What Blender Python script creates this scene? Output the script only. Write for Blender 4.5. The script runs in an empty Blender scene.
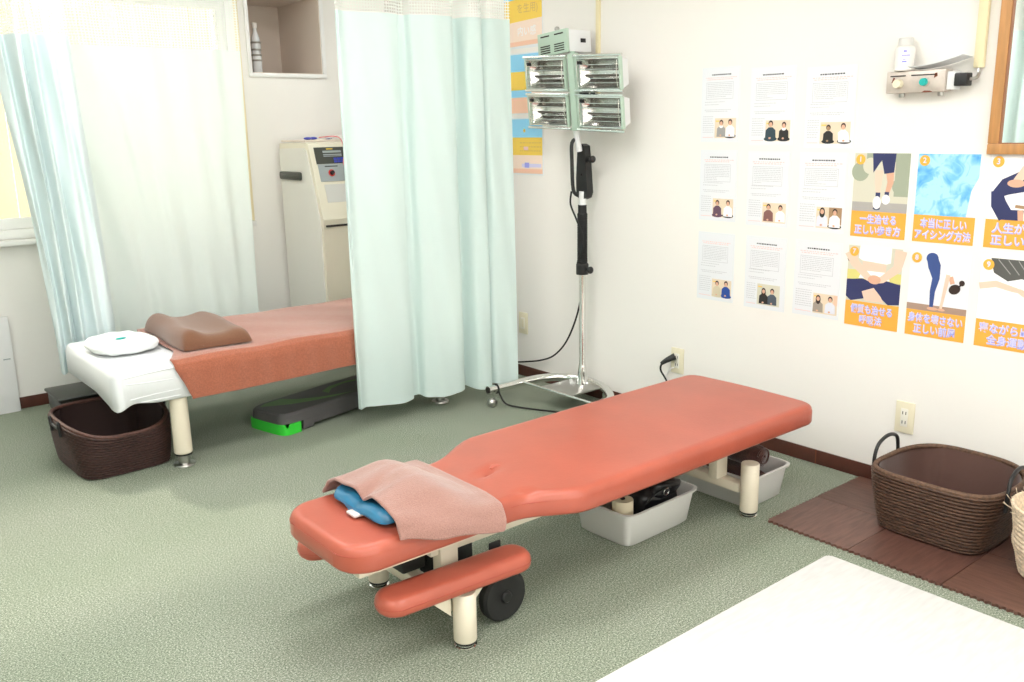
import bpy, bmesh, math, random
from mathutils import Vector, Matrix
from math import sin, cos, pi, radians, sqrt, hypot

random.seed(4)
SC = bpy.context.scene
COL = SC.collection

# ------------------------------------------------------------------ camera
F_PX, PITCH, ROLL, YAW, CAM_H = 907.834, 0.2317388, -0.0184658, 0.6860373, 1.37
Fv = Vector((sin(YAW)*cos(PITCH), cos(YAW)*cos(PITCH), -sin(PITCH)))
Rv = Vector((cos(YAW), -sin(YAW), 0)); Uv = Rv.cross(Fv)
R2 = Rv*cos(ROLL)+Uv*sin(ROLL); U2 = -Rv*sin(ROLL)+Uv*cos(ROLL)
cd = bpy.data.cameras.new('camera'); cam = bpy.data.objects.new('camera', cd); COL.objects.link(cam)
cam.matrix_world = Matrix(((R2.x, U2.x, -Fv.x, 0), (R2.y, U2.y, -Fv.y, 0), (R2.z, U2.z, -Fv.z, CAM_H), (0, 0, 0, 1)))
cd.sensor_width = 36; cd.lens = F_PX/1024*36; cd.clip_start = .02
SC.camera = cam

# ------------------------------------------------------------------ world, sun, exposure
W = bpy.data.worlds.new('world'); SC.world = W; W.use_nodes = True
bg = W.node_tree.nodes['Background']; bg.inputs[0].default_value = (1.0, .99, .975, 1); bg.inputs[1].default_value = 2.6
sd = bpy.data.lights.new('sun', 'SUN'); sd.energy = 2.0; sd.angle = radians(4); sd.color = (1, .95, .85)
sun = bpy.data.objects.new('sun', sd); COL.objects.link(sun)
sun.rotation_euler = Vector((.34, -1.18, -.95)).to_track_quat('-Z', 'Y').to_euler()
SC.view_settings.view_transform = 'Standard'; SC.view_settings.look = 'None'
SC.view_settings.gamma = 1; SC.view_settings.use_curve_mapping = False
SC.view_settings.exposure = 0.64
LAMP = 6.5        # strength of the ceiling light diffusers

# ------------------------------------------------------------------ materials
def mat(name, col, rough=.5, metal=0, bump=0, bscale=200, var=0, vscale=30, var_col=None, spec=.5, sheen=0, coat=0, detail=4, stretch=None):
    m = bpy.data.materials.new(name); m.use_nodes = True; nt = m.node_tree
    p = nt.nodes['Principled BSDF']
    p.inputs['Base Color'].default_value = (*col, 1); p.inputs['Roughness'].default_value = rough
    p.inputs['Metallic'].default_value = metal; p.inputs['Specular IOR Level'].default_value = spec
    if sheen: p.inputs['Sheen Weight'].default_value = sheen
    if coat: p.inputs['Coat Weight'].default_value = coat; p.inputs['Coat Roughness'].default_value = .15
    tc = nt.nodes.new('ShaderNodeTexCoord'); src = tc.outputs['Object']
    if stretch:
        mp = nt.nodes.new('ShaderNodeMapping'); mp.inputs['Scale'].default_value = stretch
        nt.links.new(src, mp.inputs[0]); src = mp.outputs[0]
    if var:
        n = nt.nodes.new('ShaderNodeTexNoise'); n.inputs['Scale'].default_value = vscale; n.inputs['Detail'].default_value = detail
        nt.links.new(src, n.inputs['Vector'])
        r = nt.nodes.new('ShaderNodeValToRGB'); r.color_ramp.elements[0].position = .35; r.color_ramp.elements[1].position = .65
        c2 = var_col or tuple(c*(1-var) for c in col)
        r.color_ramp.elements[0].color = (*c2, 1); r.color_ramp.elements[1].color = (*col, 1)
        nt.links.new(n.outputs['Fac'], r.inputs[0]); nt.links.new(r.outputs[0], p.inputs['Base Color'])
    if bump:
        n = nt.nodes.new('ShaderNodeTexNoise'); n.inputs['Scale'].default_value = bscale; n.inputs['Detail'].default_value = 3
        nt.links.new(src, n.inputs['Vector'])
        b = nt.nodes.new('ShaderNodeBump'); b.inputs['Strength'].default_value = bump; b.inputs['Distance'].default_value = .002
        nt.links.new(n.outputs['Fac'], b.inputs['Height']); nt.links.new(b.outputs[0], p.inputs['Normal'])
    return m

def emit(name, col, s):
    m = bpy.data.materials.new(name); m.use_nodes = True; nt = m.node_tree
    p = nt.nodes['Principled BSDF']; p.inputs['Base Color'].default_value = (*col, 1)
    p.inputs['Emission Color'].default_value = (*col, 1); p.inputs['Emission Strength'].default_value = s
    return m

def glass(name, col=(1, 1, 1), rough=0):
    m = bpy.data.materials.new(name); m.use_nodes = True; nt = m.node_tree
    nt.nodes.remove(nt.nodes['Principled BSDF']); out = nt.nodes['Material Output']
    t = nt.nodes.new('ShaderNodeBsdfTransparent'); t.inputs[0].default_value = (*col, 1)
    g = nt.nodes.new('ShaderNodeBsdfGlossy'); g.inputs['Roughness'].default_value = rough
    fr = nt.nodes.new('ShaderNodeFresnel'); fr.inputs[0].default_value = 1.45
    mx = nt.nodes.new('ShaderNodeMixShader')
    nt.links.new(fr.outputs[0], mx.inputs[0]); nt.links.new(t.outputs[0], mx.inputs[1]); nt.links.new(g.outputs[0], mx.inputs[2])
    nt.links.new(mx.outputs[0], out.inputs[0]); return m

def cloth(name, col, trans=.35):
    m = bpy.data.materials.new(name); m.use_nodes = True; nt = m.node_tree
    out = nt.nodes['Material Output']; p = nt.nodes['Principled BSDF']
    p.inputs['Base Color'].default_value = (*col, 1); p.inputs['Roughness'].default_value = .9; p.inputs['Specular IOR Level'].default_value = .15
    tc = nt.nodes.new('ShaderNodeTexCoord'); mp = nt.nodes.new('ShaderNodeMapping'); mp.inputs['Scale'].default_value = (60, 60, 2)
    n = nt.nodes.new('ShaderNodeTexNoise'); n.inputs['Scale'].default_value = 1.5; n.inputs['Detail'].default_value = 2
    nt.links.new(tc.outputs['Object'], mp.inputs[0]); nt.links.new(mp.outputs[0], n.inputs['Vector'])
    b = nt.nodes.new('ShaderNodeBump'); b.inputs['Strength'].default_value = .12; b.inputs['Distance'].default_value = .003
    nt.links.new(n.outputs['Fac'], b.inputs['Height']); nt.links.new(b.outputs[0], p.inputs['Normal'])
    tr = nt.nodes.new('ShaderNodeBsdfTranslucent'); tr.inputs[0].default_value = (*col, 1)
    mx = nt.nodes.new('ShaderNodeMixShader'); mx.inputs[0].default_value = trans
    nt.links.new(p.outputs[0], mx.inputs[1]); nt.links.new(tr.outputs[0], mx.inputs[2]); nt.links.new(mx.outputs[0], out.inputs[0])
    return m

def netmat(name, col, cell=.0132, thread=.36):
    m = bpy.data.materials.new(name); m.use_nodes = True; nt = m.node_tree
    out = nt.nodes['Material Output']; p = nt.nodes['Principled BSDF']
    p.inputs['Base Color'].default_value = (*col, 1); p.inputs['Roughness'].default_value = .9
    uv = nt.nodes.new('ShaderNodeTexCoord'); sp = nt.nodes.new('ShaderNodeSeparateXYZ'); nt.links.new(uv.outputs['UV'], sp.inputs[0])
    fs = []
    for k in (0, 1):
        a = nt.nodes.new('ShaderNodeMath'); a.operation = 'DIVIDE'; a.inputs[1].default_value = cell; nt.links.new(sp.outputs[k], a.inputs[0])
        f = nt.nodes.new('ShaderNodeMath'); f.operation = 'FRACT'; nt.links.new(a.outputs[0], f.inputs[0])
        l = nt.nodes.new('ShaderNodeMath'); l.operation = 'LESS_THAN'; l.inputs[1].default_value = thread; nt.links.new(f.outputs[0], l.inputs[0]); fs.append(l)
    mxx = nt.nodes.new('ShaderNodeMath'); mxx.operation = 'MAXIMUM'
    nt.links.new(fs[0].outputs[0], mxx.inputs[0]); nt.links.new(fs[1].outputs[0], mxx.inputs[1])
    t = nt.nodes.new('ShaderNodeBsdfTransparent'); mx = nt.nodes.new('ShaderNodeMixShader')
    nt.links.new(mxx.outputs[0], mx.inputs[0]); nt.links.new(t.outputs[0], mx.inputs[1]); nt.links.new(p.outputs[0], mx.inputs[2]); nt.links.new(mx.outputs[0], out.inputs[0])
    return m

def carpet():
    m = bpy.data.materials.new('green_carpet'); m.use_nodes = True; nt = m.node_tree; p = nt.nodes['Principled BSDF']
    p.inputs['Roughness'].default_value = .85; p.inputs['Specular IOR Level'].default_value = .25
    tc = nt.nodes.new('ShaderNodeTexCoord')
    n1 = nt.nodes.new('ShaderNodeTexNoise'); n1.inputs['Scale'].default_value = 200; n1.inputs['Detail'].default_value = 7; n1.inputs['Roughness'].default_value = .85
    n2 = nt.nodes.new('ShaderNodeTexNoise'); n2.inputs['Scale'].default_value = 1.6; n2.inputs['Detail'].default_value = 3
    for n in (n1, n2): nt.links.new(tc.outputs['Object'], n.inputs['Vector'])
    r = nt.nodes.new('ShaderNodeValToRGB'); e = r.color_ramp.elements
    e[0].position = .40; e[0].color = (.07, .09, .062, 1); e[1].position = .60; e[1].color = (.58, .60, .525, 1)
    k = e.new(.5); k.color = (.225, .26, .20, 1)
    nt.links.new(n1.outputs['Fac'], r.inputs[0])
    r2 = nt.nodes.new('ShaderNodeValToRGB'); r2.color_ramp.elements[0].position = .3; r2.color_ramp.elements[1].position = .7
    r2.color_ramp.elements[0].color = (.93, .96, .90, 1); r2.color_ramp.elements[1].color = (1.04, 1.02, 1.02, 1)
    nt.links.new(n2.outputs['Fac'], r2.inputs[0])
    mx = nt.nodes.new('ShaderNodeMix'); mx.data_type = 'RGBA'; mx.blend_type = 'MULTIPLY'; mx.inputs['Factor'].default_value = 1
    nt.links.new(r.outputs[0], mx.inputs['A']); nt.links.new(r2.outputs[0], mx.inputs['B']); nt.links.new(mx.outputs['Result'], p.inputs['Base Color'])
    b = nt.nodes.new('ShaderNodeBump'); b.inputs['Strength'].default_value = .5; b.inputs['Distance'].default_value = .004
    nt.links.new(n1.outputs['Fac'], b.inputs['Height']); nt.links.new(b.outputs[0], p.inputs['Normal'])
    return m

def icemat():
    m = bpy.data.materials.new('printed_ice'); m.use_nodes = True; nt = m.node_tree; p = nt.nodes['Principled BSDF']
    p.inputs['Roughness'].default_value = .5
    tc = nt.nodes.new('ShaderNodeTexCoord'); v = nt.nodes.new('ShaderNodeTexVoronoi'); v.inputs['Scale'].default_value = 16; v.feature = 'SMOOTH_F1'
    n = nt.nodes.new('ShaderNodeTexNoise'); n.inputs['Scale'].default_value = 22; n.inputs['Distortion'].default_value = 1.5
    nt.links.new(tc.outputs['Object'], v.inputs['Vector']); nt.links.new(tc.outputs['Object'], n.inputs['Vector'])
    a = nt.nodes.new('ShaderNodeMath'); a.operation = 'ADD'; nt.links.new(v.outputs['Distance'], a.inputs[0]); nt.links.new(n.outputs['Fac'], a.inputs[1])
    r = nt.nodes.new('ShaderNodeValToRGB'); e = r.color_ramp.elements
    e[0].position = .55; e[0].color = (.08, .36, .80, 1); e[1].position = 1.15 if False else 1.0; e[1].color = (.42, .74, .93, 1)
    k = e.new(.8); k.color = (.20, .56, .90, 1)
    nt.links.new(a.outputs[0], r.inputs[0]); nt.links.new(r.outputs[0], p.inputs['Base Color']); return m

M = {}
def A(k, *a, **kw): M[k] = mat(k, *a, **kw)
A('wallpaper', (.86, .835, .795), .85, bump=.25, bscale=420, spec=.2)
A('wallpaper_back', (.89, .87, .84), .85, bump=.25, bscale=420, spec=.2)  # whiter copy of the wallpaper, brightness put into the colour of the dim back wall
A('ceiling_white', (.88, .87, .84), .9)
A('baseboard_brown', (.095, .028, .018), .4, var=.25, vscale=12)
A('white_frame', (.88, .88, .87), .35)
A('niche_beige', (.76, .66, .58), .7)
A('vinyl', (.43, .098, .060), .32, bump=.12, bscale=90, spec=.5, var=.12, vscale=5)
A('seam_piping', (.36, .06, .038), .35)
A('seam', (.32, .05, .03), .5)
A('cream_steel', (.74, .67, .54), .35, spec=.5)
A('black_plastic', (.012, .012, .013), .45)
A('black_rubber', (.01, .01, .01), .7)
A('chrome', (.82, .82, .80), .10, metal=1)
A('chrome_dull', (.50, .49, .47), .28, metal=1)
A('dark_slot', (.02, .015, .012), .7)
A('white_plastic', (.68, .67, .65), .32, spec=.5)
A('cream_plastic', (.80, .74, .56), .45)
A('outlet_face', (.84, .81, .72), .4)
A('wicker', (.115, .055, .032), .6, bump=.6, bscale=120, var=.65, vscale=60, stretch=(1, 1, 6))
A('wicker_rim', (.15, .078, .045), .65, bump=.5, bscale=150, var=.5, vscale=90)
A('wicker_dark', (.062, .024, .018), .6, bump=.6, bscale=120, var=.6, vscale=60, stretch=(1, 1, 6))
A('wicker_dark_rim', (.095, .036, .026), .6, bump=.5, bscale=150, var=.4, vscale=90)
A('lining', (.085, .038, .028), .85, sheen=.3, bump=.2, bscale=30)
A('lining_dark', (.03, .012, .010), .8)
A('straw', (.84, .68, .50), .7, bump=.6, bscale=150, var=.35, vscale=90)
A('mat_brown', (.165, .08, .06), .45, var=.35, vscale=9, stretch=(1, 9, 1), bump=.1, bscale=200)
A('mat_brown_deep', (.14, .064, .048), .45, var=.35, vscale=9, stretch=(1, 9, 1), bump=.1, bscale=200)
A('mat_brown_across', (.15, .072, .052), .45, var=.35, vscale=9, stretch=(9, 1, 1), bump=.1, bscale=200)
A('floor_white', (.68, .675, .66), .38, var=.10, vscale=14, stretch=(1, 5, 1), bump=.2, bscale=40)
A('towel_pink', (.36, .19, .155), .95, sheen=.4, bump=1, bscale=300, var=.22, vscale=330)
A('towel_coral', (.42, .125, .065), .95, sheen=.6, bump=1, bscale=300, var=.25, vscale=160)
A('towel_brown', (.20, .088, .046), .95, sheen=.4, bump=.8, bscale=300, var=.15, vscale=180)
A('towel_dark', (.085, .025, .018), .95, sheen=.4, bump=1, bscale=300, var=.4, vscale=150)
A('sheet', (.74, .76, .78), .8, bump=.15, bscale=30)
A('pillow_white', (.85, .88, .88), .75, sheen=.2)
A('teal', (.0, .42, .38), .5)
A('blue_vinyl', (.03, .20, .37), .25, bump=.5, bscale=18, spec=.6)
A('blue_pale', (.20, .55, .80), .3)
A('bag_black', (.008, .008, .010), .35, bump=.7, bscale=25)
A('step_grey', (.085, .08, .082), .55, bump=.3, bscale=400)
A('step_green', (.04, .62, .045), .4)
A('step_green_print', (.10, .22, .065), .5)
A('box_black', (.02, .022, .018), .35)
A('box_grey', (.13, .13, .13), .4)
A('panel_grey', (.78, .78, .79), .6)
A('machine_cream', (.80, .76, .62), .4)
A('machine_side', (.80, .79, .73), .45)
A('machine_dark', (.055, .06, .05), .35)
A('machine_grey', (.36, .40, .41), .4)
A('machine_pale', (.66, .66, .62), .4)
A('machine_blue', (.05, .07, .45), .4)
A('red', (.65, .05, .04), .4)
A('wire_white', (.85, .83, .82), .5)
A('wire_blue', (.35, .55, .80), .5)
A('wire_red', (.7, .25, .25), .5)
A('lamp_green', (.47, .60, .50), .4)
A('lamp_white', (.78, .79, .80), .4)
A('reflector', (.80, .79, .76), .22, metal=1, bump=.3, bscale=20)
A('heater_tube', (.10, .085, .07), .3)
A('duct', (.84, .74, .48), .5)
A('box_metal', (.66, .58, .52), .4, metal=.35, var=.15, vscale=25)
A('rust', (.20, .06, .03), .8)
A('wood_frame', (.60, .30, .11), .45, var=.22, vscale=6, stretch=(9, 9, 1))
A('wood_edge', (.30, .12, .05), .5)
A('mirror', (.93, .95, .94), .02, metal=1)
A('bottle_white', (.85, .82, .78), .35)
A('print_blue', (.25, .25, .85), .5)
A('clear_plastic', (.80, .82, .84), .15)
A('fence_cream', (.58, .49, .32), .7, var=.1, vscale=3)
A('outside_white', (.9, .9, .9), .8)
A('outside_ground', (.75, .74, .70), .9)
M['carpet'] = carpet(); M['ice'] = icemat()
M['curtain'] = cloth('mint_cloth', (.72, .85, .83), .22)
M['curtain_side'] = cloth('pale_mint_cloth', (.72, .82, .83), .12)
M['curtain_sheer'] = cloth('thin_mint_cloth', (.76, .83, .79), .10)
M['net'] = netmat('curtain_net', (.84, .87, .82))
M['window_glass'] = glass('window_glass', (.97, .97, .93))
M['lamp_on'] = emit('lamp_diffuser', (1, .985, .965), LAMP)
# printing inks
for k, c in dict(paper=(.78, .80, .83), laminate=(.77, .80, .82), ink=(.03, .03, .04), ink_grey=(.46, .46, .49), ink_pale=(.57, .58, .61), ink_red=(.85, .58, .56),
                 p_orange=(.90, .42, .06), p_disc=(.92, .45, .06), p_lav=(.66, .64, .90), p_violet=(.36, .38, .86), p_cyan=(.28, .66, .92), p_yellow=(.92, .64, .10),
                 p_peach=(.92, .58, .42), p_peach_pale=(.93, .74, .62), p_white=(.92, .92, .93), skin=(.72, .42, .29), skin_pale=(.82, .60, .47), navy=(.028, .035, .12), denim=(.04, .08, .26),
                 hair=(.035, .018, .014), photo_room=(.78, .66, .50), photo_brown=(.40, .25, .14), photo_green=(.36, .40, .30), photo_pale=(.66, .64, .52), photo_road=(.42, .40, .38),
                 photo_wall=(.80, .81, .85), photo_floor=(.40, .27, .21), photo_yellow=(.72, .66, .22), photo_black=(.025, .025, .035), photo_hide=(.10, .10, .095),
                 c_grey=(.35, .34, .33), c_teal=(.03, .06, .08), c_black=(.02, .02, .02), c_purple=(.12, .06, .10), c_rose=(.24, .11, .10), c_cream=(.66, .58, .42),
                 c_blue=(.02, .07, .32), c_slate=(.08, .10, .13), c_pale=(.74, .76, .84), c_taupe=(.36, .31, .26), p_text_tan=(.70, .46, .14)).items():
    A(k, c, .5)

# ------------------------------------------------------------------ mesh helpers
class B:
    """collects shapes, then becomes one mesh object"""
    def __init__(s): s.bm = bmesh.new(); s.mi = 0; s.uv = None
    def _f(s, vs):
        try: f = s.bm.faces.new(vs); f.material_index = s.mi; f.smooth = True; return f
        except ValueError: return None
    def box(s, x0, y0, z0, x1, y1, z1, bev=0, seg=2, M4=None):
        bm2 = bmesh.new(); bmesh.ops.create_cube(bm2, size=1)
        for v in bm2.verts: v.co = Vector(((x0+x1)/2+v.co.x*abs(x1-x0), (y0+y1)/2+v.co.y*abs(y1-y0), (z0+z1)/2+v.co.z*abs(z1-z0)))
        if bev: bmesh.ops.bevel(bm2, geom=bm2.edges[:], offset=bev, segments=seg, affect='EDGES', profile=.5)
        s.add(bm2, M4); return s
    def add(s, bm2, M4=None):
        mp = {}
        for v in bm2.verts: mp[v] = s.bm.verts.new(M4 @ v.co if M4 else v.co)
        for f in bm2.faces: s._f([mp[v] for v in f.verts])
        bm2.free()
    def ring(s, c, ax, r, n, ry=None):
        ax = Vector(ax).normalized(); u = ax.orthogonal().normalized()
        if abs(ax.z) < .9: u = Vector((0, 0, 1)).cross(ax).normalized()
        w = ax.cross(u); ry = r if ry is None else ry
        return [s.bm.verts.new(Vector(c)+u*r*cos(2*pi*i/n)+w*ry*sin(2*pi*i/n)) for i in range(n)]
    def bridge(s, a, b):
        n = len(a)
        for i in range(n): s._f([a[i], a[(i+1) % n], b[(i+1) % n], b[i]])
    def cyl(s, p0, p1, r0, r1=None, n=24, caps=True):
        r1 = r0 if r1 is None else r1; ax = Vector(p1)-Vector(p0)
        a = s.ring(p0, ax, r0, n); b = s.ring(p1, ax, r1, n); s.bridge(a, b)
        if caps: s._f(a[::-1]); s._f(b)
        return s
    def tube(s, pts, r, n=10, caps=True, smooth=4, flat=1.0):
        P = catmull([Vector(p) for p in pts], smooth) if smooth > 1 and len(pts) > 2 else [Vector(p) for p in pts]
        prev = None; first = None; u = None
        for i, p in enumerate(P):
            t = (P[min(i+1, len(P)-1)]-P[max(i-1, 0)]).normalized()
            u = t.orthogonal().normalized() if u is None else (u-t*u.dot(t)).normalized()
            w = t.cross(u); rr = r(i/(len(P)-1)) if callable(r) else r
            cur = [s.bm.verts.new(p+u*rr*cos(2*pi*k/n)+w*rr*flat*sin(2*pi*k/n)) for k in range(n)]
            if prev: s.bridge(prev, cur)
            else: first = cur
            prev = cur
        if caps: s._f(first[::-1]); s._f(prev)
        return s
    def lathe(s, prof, c=(0, 0, 0), n=32, M4=None):
        prev = None
        for (r, z) in prof:
            if r < 1e-6: cur = [s.bm.verts.new((c[0], c[1], c[2]+z))]
            else: cur = [s.bm.verts.new((c[0]+r*cos(2*pi*i/n), c[1]+r*sin(2*pi*i/n), c[2]+z)) for i in range(n)]
            if prev:
                if len(prev) == 1 and len(cur) > 1:
                    for i in range(n): s._f([prev[0], cur[(i+1) % n], cur[i]])
                elif len(cur) == 1 and len(prev) > 1:
                    for i in range(n): s._f([prev[i], prev[(i+1) % n], cur[0]])
                elif len(cur) > 1: s.bridge(prev, cur)
            prev = cur
        if M4:
            for v in s.bm.verts: v.co = M4 @ v.co
        return s
    def prism(s, pts, z0, z1, f=None):
        f = f or (lambda x, y, z: (x, y, z))
        a = [s.bm.verts.new(f(x, y, z0)) for x, y in pts]; b = [s.bm.verts.new(f(x, y, z1)) for x, y in pts]
        s.bridge(a, b); s._f(a[::-1]); s._f(b); return s
    def grid(s, fn, nu, nv, closed=False):
        V = [[s.bm.verts.new(fn(i/(nu-1), j/(nv-1))) for j in range(nv)] for i in range(nu)]
        for i in range(nu-1):
            for j in range(nv-1): s._f([V[i][j], V[i+1][j], V[i+1][j+1], V[i][j+1]])
        return V
    def sphere(s, c, r, n=20, sc=(1, 1, 1)):
        bm2 = bmesh.new(); bmesh.ops.create_uvsphere(bm2, u_segments=n, v_segments=n//2+2, radius=r)
        for v in bm2.verts: v.co = Vector((c[0]+v.co.x*sc[0], c[1]+v.co.y*sc[1], c[2]+v.co.z*sc[2]))
        s.add(bm2); return s
    def build(s, name, mats, parent=None, loc=None, ang=35, normals=True, M4=None):
        me = bpy.data.meshes.new(name)
        if M4: bmesh.ops.transform(s.bm, matrix=M4, verts=s.bm.verts)
        if normals: bmesh.ops.recalc_face_normals(s.bm, faces=s.bm.faces)
        if loc is not None and parent is None:
            bmesh.ops.translate(s.bm, vec=-Vector(loc), verts=s.bm.verts)
        s.bm.to_mesh(me); s.bm.free()
        for m in (mats if isinstance(mats, (list, tuple)) else [mats]): me.materials.append(M[m] if isinstance(m, str) else m)
        try: me.set_sharp_from_angle(angle=radians(ang))
        except Exception: pass
        o = bpy.data.objects.new(name, me); COL.objects.link(o)
        if parent: o.parent = parent
        elif loc is not None: o.location = loc
        return o

def catmull(P, k):
    out = []
    for i in range(len(P)-1):
        p0 = P[max(i-1, 0)]; p1 = P[i]; p2 = P[i+1]; p3 = P[min(i+2, len(P)-1)]
        for j in range(k):
            t = j/k; out.append(.5*((2*p1)+(p2-p0)*t+(2*p0-5*p1+4*p2-p3)*t*t+(3*p1-p0-3*p2+p3)*t**3))
    out.append(P[-1]); return out

def tag(o, label, cat, group=None, kind=None):
    o['label'] = label
    if cat: o['category'] = cat
    if group: o['group'] = group
    if kind: o['kind'] = kind
    return o
def thing(name, label, cat, loc=(0, 0, 0), rz=0, group=None):
    o = bpy.data.objects.new(name, None); COL.objects.link(o); o.empty_display_size = .05
    o.location = loc; o.rotation_euler = (0, 0, rz); return tag(o, label, cat, group)
def struct(name, b, mats, label=None, parent=None, **kw):
    o = b.build(name, mats, parent, **kw)
    if parent is None: o['kind'] = 'structure'
    if label: o['label'] = label
    return o
def copy_tree(o, parent=None):
    c = o.copy(); COL.objects.link(c)
    if parent is not None: c.parent = parent
    for ch in list(o.children): copy_tree(ch, c)
    return c
def lerp(a, b, t): return a+(b-a)*t
def sstep(t): t = max(0, min(1, t)); return t*t*(3-2*t)

# ------------------------------------------------------------------ the room
XR, YB, XL, YF, ZC = 3.188, 5.084, -1.5, -1.7, 2.42
struct('floor', B().box(XL-.1, YF-.1, -.08, XR+.1, YB+.1, 0), 'carpet', 'speckled grey-green carpet')
struct('ceiling', B().box(XL-.1, YF-.1, ZC, XR+.1, YB+.1, ZC+.08), 'ceiling_white', 'plain white ceiling')
struct('wall_right', B().box(XR, YF, 0, XR+.1, YB+.1, ZC), 'wallpaper', 'cream papered wall with the notices')
struct('wall_left', B().box(XL-.1, YF, 0, XL, YB+.1, ZC), 'wallpaper', 'cream papered wall across the room')
b = B(); b.box(XL, YF-.1, 0, -1.1, YF, ZC); b.box(-1.1, YF-.1, 0, 2.8, YF, .35); b.box(-1.1, YF-.1, 2.2, 2.8, YF, ZC); b.box(2.8, YF-.1, 0, XR, YF, ZC)
struct('wall_front', b, 'wallpaper', 'cream papered wall behind the viewer')
b = B()
for a in ((-1.1, .35, 2.8, .40), (-1.1, 2.15, 2.8, 2.2), (-1.1, .40, -1.05, 2.15), (2.75, .40, 2.8, 2.15), (.825, .40, .875, 2.15)): b.box(a[0], YF-.08, a[1], a[2], YF-.01, a[3], .003)
w2 = struct('window_added', b, 'white_frame', 'large added window behind the viewer, unseen, for fill daylight')  # unseen opening added to let soft daylight in from the viewer's side
for a in ((-1.05, .825), (.875, 2.75)): struct('pane', B().box(a[0], YF-.045, .40, a[1], YF-.04, 2.15), 'window_glass', parent=w2)
WX0, WX1, WZ0, WZ1 = -.55, 2.20, .87, 2.12       # window hole
NX0, NX1, NZ0, NZ1 = 2.287, 2.735, 1.695, 2.135   # niche hole
ND = .53
b = B(); y0, y1 = YB, YB+.10
b.box(XL, y0, 0, WX0, y1, ZC); b.box(WX0, y0, 0, WX1, y1, WZ0); b.box(WX0, y0, WZ1, WX1, y1, ZC)
b.box(WX1, y0, 0, NX0, y1, ZC); b.box(NX0, y0, 0, NX1, y1, NZ0); b.box(NX0, y0, NZ1, NX1, y1, ZC); b.box(NX1, y0, 0, XR, y1, ZC)
struct('wall_back', b, 'wallpaper_back', 'cream wall with the window and a recessed niche')
# niche lining and its white trim
b = B()
q = .004
b.box(NX0, y0+.001, NZ0, NX1, y0+ND, NZ0+q); b.box(NX0, y0+.001, NZ1-q, NX1, y0+ND, NZ1)
b.box(NX0, y0+.001, NZ0+q, NX0+q, y0+ND, NZ1-q); b.box(NX1-q, y0+.001, NZ0+q, NX1, y0+ND, NZ1-q); b.box(NX0, y0+ND, NZ0, NX1, y0+ND+.01, NZ1)
struct('wall_niche', b, 'niche_beige', 'beige recessed wall niche')
b = B(); t = .022
for a in ((NX0-t, NZ0-t, NX1+t, NZ0), (NX0-t, NZ1, NX1+t, NZ1+t), (NX0-t, NZ0, NX0, NZ1), (NX1, NZ0, NX1+t, NZ1)):
    b.box(a[0], y0-.012, a[1], a[2], y0+.0, a[3], .002)
struct('trim_niche', b, 'white_frame', 'white trim round the wall niche')
# baseboards
def base(name, x0, yy0, x1, yy1, lab): struct(name, B().box(x0, yy0, 0, x1, yy1, .06, .002), 'baseboard_brown', lab)
base('baseboard_right', XR-.008, YF, XR, YB, 'dark brown baseboard along the notice wall')
base('baseboard_back', XL, YB-.008, XR-.008, YB, 'dark brown baseboard under the window')
# thin joints in the right baseboard
b = B()
for yj in (1.93, 3.0, 4.1): b.box(XR-.0095, yj, .001, XR-.008, yj+.004, .059)
struct('trim_1', b, 'rust', 'joint cover on the brown baseboard')
# window
wn = B()
for a in ((WX0, WZ0, WX1, WZ0+.045), (WX0, WZ1-.045, WX1, WZ1), (WX0, WZ0+.045, WX0+.045, WZ1-.045), (WX1-.045, WZ0+.045, WX1, WZ1-.045)):
    wn.box(a[0], y0-.005, a[1], a[2], y0+.09, a[3], .003)
win = struct('window_1', wn, 'white_frame', 'wide white framed sliding window')
b = B(); b.box(WX0-.04, y0-.055, WZ0-.03, WX1+.02, y0-.006, WZ0-.004, .004); struct('window_sill', b, 'white_frame', parent=win)
for (a0, a1, yy) in ((WX0+.045, .85, .055), (.80, WX1-.045, .025)):
    b = B()
    b.box(a0, y0+yy, WZ0+.045, a0+.045, y0+yy+.022, WZ1-.045, .003); b.box(a1-.045, y0+yy, WZ0+.045, a1, y0+yy+.022, WZ1-.045, .003)
    b.box(a0+.045, y0+yy, WZ0+.045, a1-.045, y0+yy+.022, WZ0+.10, .003); b.box(a0+.045, y0+yy, WZ1-.09, a1-.045, y0+yy+.022, WZ1-.045, .003)
    sh = struct('window_sash', b, 'white_frame', parent=win)
    b = B(); b.box(a0+.045, y0+yy+.009, WZ0+.10, a1-.045, y0+yy+.013, WZ1-.09); struct('pane', b, 'window_glass', parent=sh)
struct('trim_window', B().box(WX1, y0-.010, WZ0-.03, WX1+.028, y0, ZC-.12, .002), 'duct', 'cream strip beside the window')
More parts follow.
